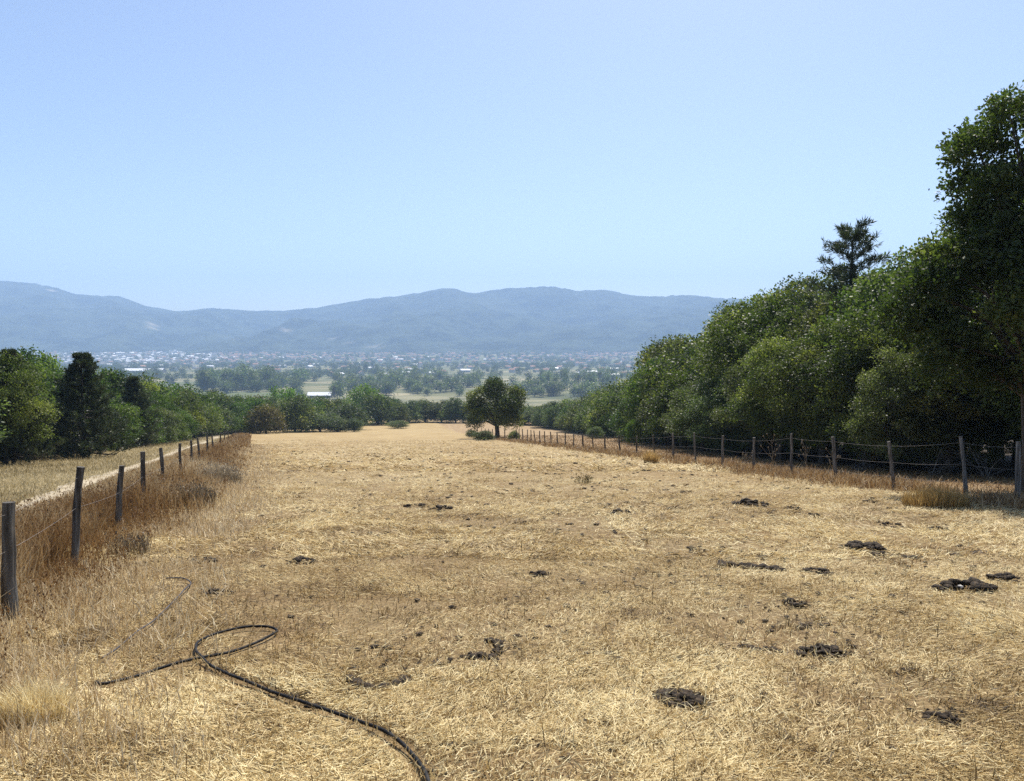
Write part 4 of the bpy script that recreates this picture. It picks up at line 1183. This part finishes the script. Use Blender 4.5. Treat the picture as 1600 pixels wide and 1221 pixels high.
P2 = seeds(x[sel], y[sel], h[sel], a[sel], pit[sel], 6, 0.017, 0.30)
P3, *_ = stalks(24000, off_x(0.6, 2.9), 3.0, 60, lambda x, y: 0.22 + 0 * x, lambda x, y: 0.80 + RNG.normal(0, 0.12, len(x)), 0.0042, lean=1.1)
P4, *_ = stalks(9000, off_x(-1.0, 1.6), 50, 110, lambda x, y: 0.6 + 0 * x, lambda x, y: 0.5 + RNG.normal(0, 0.2, len(x)), 0.006, pw=1.05)
P5, *_ = stalks(30000, lambda y, n: fence_left_x(y) + RNG.uniform(-2.15, -0.4, n), 7, 60, lambda x, y: 0.26 + 0 * x, lambda x, y: 0.66 + RNG.normal(0, 0.16, len(x)), 0.0042, lean=0.5)
v, f, t = merge([P1, P2, P3, P4, P5])
tag(link('weeds', new_mesh('weeds', v, f, [M['weed']], attrs={'tint': t})), 'tall rust and straw coloured dry weeds along the left post fence', 'weeds', kind='stuff')

# pasture grass beyond the left fence
n = 90000
u = RNG.random(n); y = 6 * (95 / 6.0) ** u
x = fence_left_x(y) - 1.0 - RNG.random(n) * np.interp(y, [6, 30, 95], [8, 14, 26])
k = (x > wood_edge(WOOD_L, np.maximum(y, 20)) - 1) & (np.abs(x - (fence_left_x(y) - 2.35)) > 0.15 + 0.4 * RNG.random(n) ** 0.7) & (np.abs(x / y) < 0.75)
x, y = x[k], y[k]; m_ = len(x)
tp = 0.5 + (fbm(x * 0.25, y * 0.25, 33, 3) - 0.5) * 0.7 + RNG.normal(0, 0.16, m_)
v, f, t = blades(x, y, RNG.uniform(0, 6.28, m_), RNG.uniform(0.35, 1.45, m_), RNG.uniform(0.08, 0.26, m_), 0.004 * (1 + y / 9), np.clip(tp, 0, 1), np.zeros(m_), 0.2, 2)
tag(link('pasture_grass', new_mesh('pasture_grass', v, f, [M['pasture']], attrs={'tint': t})), 'short yellow-green grass of the pasture left of the dirt track', 'grass', kind='stuff')

# dry grass and weeds along the right fence
n = 26000
u = RNG.random(n); y = 13 * (110 / 13.0) ** u
x = fence_right_x(y) + RNG.normal(-0.1, 0.55, n)
k = RNG.random(n) < np.clip((fbm(x * 0.6, y * 0.6, 37, 2) - 0.36) * 4, 0.04, 1)
x, y = x[k], y[k]; m_ = len(x)
P1 = blades(x, y, RNG.uniform(0, 6.28, m_), RNG.uniform(0.7, 1.5, m_), RNG.uniform(0.10, 0.42, m_), 0.0045 * (1 + y / 10), np.clip(RNG.normal(0.48, 0.2, m_), 0, 1), np.zeros(m_), 0.2, 2)
n = 26000
u = RNG.random(n); y = 13 * (120 / 13.0) ** u
x = fence_right_x(y) + 0.3 + RNG.random(n) * np.clip(wood_edge(WOOD_R, y) - fence_right_x(y) + 1, 1, 16)
P2 = blades(x, y, RNG.uniform(0, 6.28, n), RNG.uniform(0.1, 1.3, n), RNG.uniform(0.06, 0.2, n), 0.005 * (1 + y / 10), np.clip(RNG.normal(0.42, 0.2, n), 0, 1), np.zeros(n), 0.2, 2)
v, f, t = merge([P1, P2])
tag(link('fence_grass', new_mesh('fence_grass', v, f, [M['weed']], attrs={'tint': t})), 'thin brown dry grass along the wire fence on the right', 'grass', kind='stuff')

# single clumps one can point at
def clump(name, px, py, wpx, hpx, n, m, label, cat, width=0.006, tint=0.5, seedn=0):
    p = at(px, py); s_ = p[1] / FPX
    R_ = wpx / 2 * s_; H = hpx * s_
    r = R_ * np.sqrt(RNG.random(n)); a0 = RNG.random(n) * 6.28
    x = p[0] + r * np.cos(a0); y = p[1] + r * np.sin(a0) * 0.7
    h = H * RNG.uniform(0.5, 1.08, n) * (1 - 0.4 * (r / R_) ** 2)
    pit = np.pi / 2 - np.abs(RNG.normal(0, 0.25, n)); a = a0 + RNG.normal(0, 0.6, n)
    pr = [blades(x, y, a, pit, h, width * RNG.uniform(0.6, 1.4, n), np.clip(RNG.normal(tint, 0.2, n), 0, 1), np.zeros(n), 0.15, 2)]
    if seedn: pr.append(seeds(x, y, h, a, pit, seedn, 0.02, tint - 0.1))
    v, f, t = merge(pr)
    o_ = link(name, new_mesh(name, v - p, f, [m], attrs={'tint': t}), None, p)
    tag(o_, label, cat)
clump('grass_clump', 1462, 792, 100, 42, 1500, M['golden'], 'big golden clump of dry grass at the foot of a leaning fence post', 'grass clump', 0.008, 0.5)
clump('grass_clump', 1017, 724, 22, 28, 500, M['golden'], 'pale tuft of tall dry grass by the fence before the dark wood', 'grass clump', 0.012, 0.7)
clump('weed_clump', 296, 792, 80, 44, 700, M['greyweed'], 'dense grey-brown dried weed bush beside the left fence weeds', 'weed', 0.009, 0.45, 2)
clump('weed_clump', 345, 758, 64, 40, 600, M['greyweed'], 'pale grey weed clump farther along the left fence', 'weed', 0.011, 0.75, 2)
clump('weed_clump', 206, 866, 60, 50, 170, M['greyweed'], 'dark dried weed tangle at the edge of the rusty weeds', 'weed', 0.006, 0.35, 1)
clump('grass_clump', 50, 1130, 110, 90, 900, M['straw'], 'pale bleached grass tussock at the lower left edge', 'grass clump', 0.005, 0.9)
clump('weed_clump', 912, 756, 28, 18, 60, M['pasture'], 'small olive-yellow weed growing alone in the straw', 'weed', 0.012, 0.2, 2)
clump('weed_clump', 1355, 872-150, 30, 26, 160, M['golden'], 'yellowish weed behind the wire fence before the black shade', 'weed', 0.012, 0.8, 2)

def dead_shrub(px, py, hpx, seed, label):
    g = np.random.default_rng(seed)
    p = at(px, py); H = hpx * p[1] / FPX
    mb = MB()
    for k in range(7):
        a = g.random() * 6.28; l = H * g.uniform(0.6, 1.0)
        q = [np.array([0, 0, -0.05])]; d = unit(np.array([math.cos(a) * 0.5, math.sin(a) * 0.5, 1.0]))
        for i in range(6):
            d = unit(d + g.normal(size=3) * 0.22); q.append(q[-1] + d * l / 6)
        mb.tube(q, np.linspace(0.016, 0.004, 7), 5)
        for i in (2, 3, 4, 5):
            e_ = q[i] + unit(d + g.normal(size=3) * 0.8) * l * 0.3
            mb.tube([q[i], (q[i] + e_) / 2 + g.normal(size=3) * 0.02, e_], [0.006, 0.004, 0.0025], 4)
    o_ = link('dead_shrub', mb.mesh('dead_shrub', M['grey_post']), None, p)
    tag(o_, label, 'shrub')

def thistle(px, py, hpx, seed, label):
    g = np.random.default_rng(seed)
    p = at(px, py); H = hpx * p[1] / FPX
    mb = MB()
    mb.tube([(0, 0, -0.05), (0.03 * H, 0, H * 0.5), (0.0, 0.02, H)], [0.012, 0.009, 0.005], 5)
    for k in range(9):
        z = H * g.uniform(0.3, 0.9); a = g.random() * 6.28; l = H * g.uniform(0.25, 0.45)
        b = np.array([0.02 * H, 0, z]); e_ = b + np.array([math.cos(a) * l * 0.7, math.sin(a) * l * 0.7, l * 0.75])
        mb.tube([b, b * 0.5 + e_ * 0.5 + np.array([0, 0, -0.03]), e_], [0.007, 0.005, 0.004], 4)
        mb.tube([e_ - np.array([0, 0, 0.02]), e_, e_ + np.array([0, 0, 0.035])], [0.012, 0.026, 0.016], 6)
    o_ = link('thistle', mb.mesh('thistle', M['concrete'] if False else M['greyweed']), None, p)
    tag(o_, label, 'thistle')
thistle(1205, 742, 56, 1, 'dried branching thistle between two straight posts left of centre of the wire fence')
thistle(1165, 738, 34, 2, 'short dried thistle close left of a wire fence post')
thistle(1258, 742, 46, 3, 'low brown thistle just right of a straight grey post')
thistle(1300, 744, 36, 4, 'small dried thistle at the foot of a leaning wire fence post')

dead_shrub(1455, 744, 62, 5, 'bare grey dead shrub in the black shade between the last two leaning posts')
dead_shrub(1540, 748, 70, 6, 'leafless twiggy shrub under the tall oak behind the wire fence')
dead_shrub(1345, 738, 40, 7, 'small leafless grey shrub in shade left of the bent fence post')
p = at(22, 729)
plant_tree(PINE_L, 'pine_tree', p + np.array([-1.0, 1.5, 0]), z_at(p[1] + 1.5, 549) - p[2], 'ragged dark pine top beside the tall tree at the left edge', 'tree', None, None, wide=0.8, rz=2.2)
p = at(222, 700)
plant_tree(PINE_L, 'pine_tree', p + np.array([-1.5, 2.0, 0]), z_at(p[1] + 2, 590) - p[2], 'shorter pine halfway along the left wood', 'tree', None, None, wide=1.0, rz=4.0)
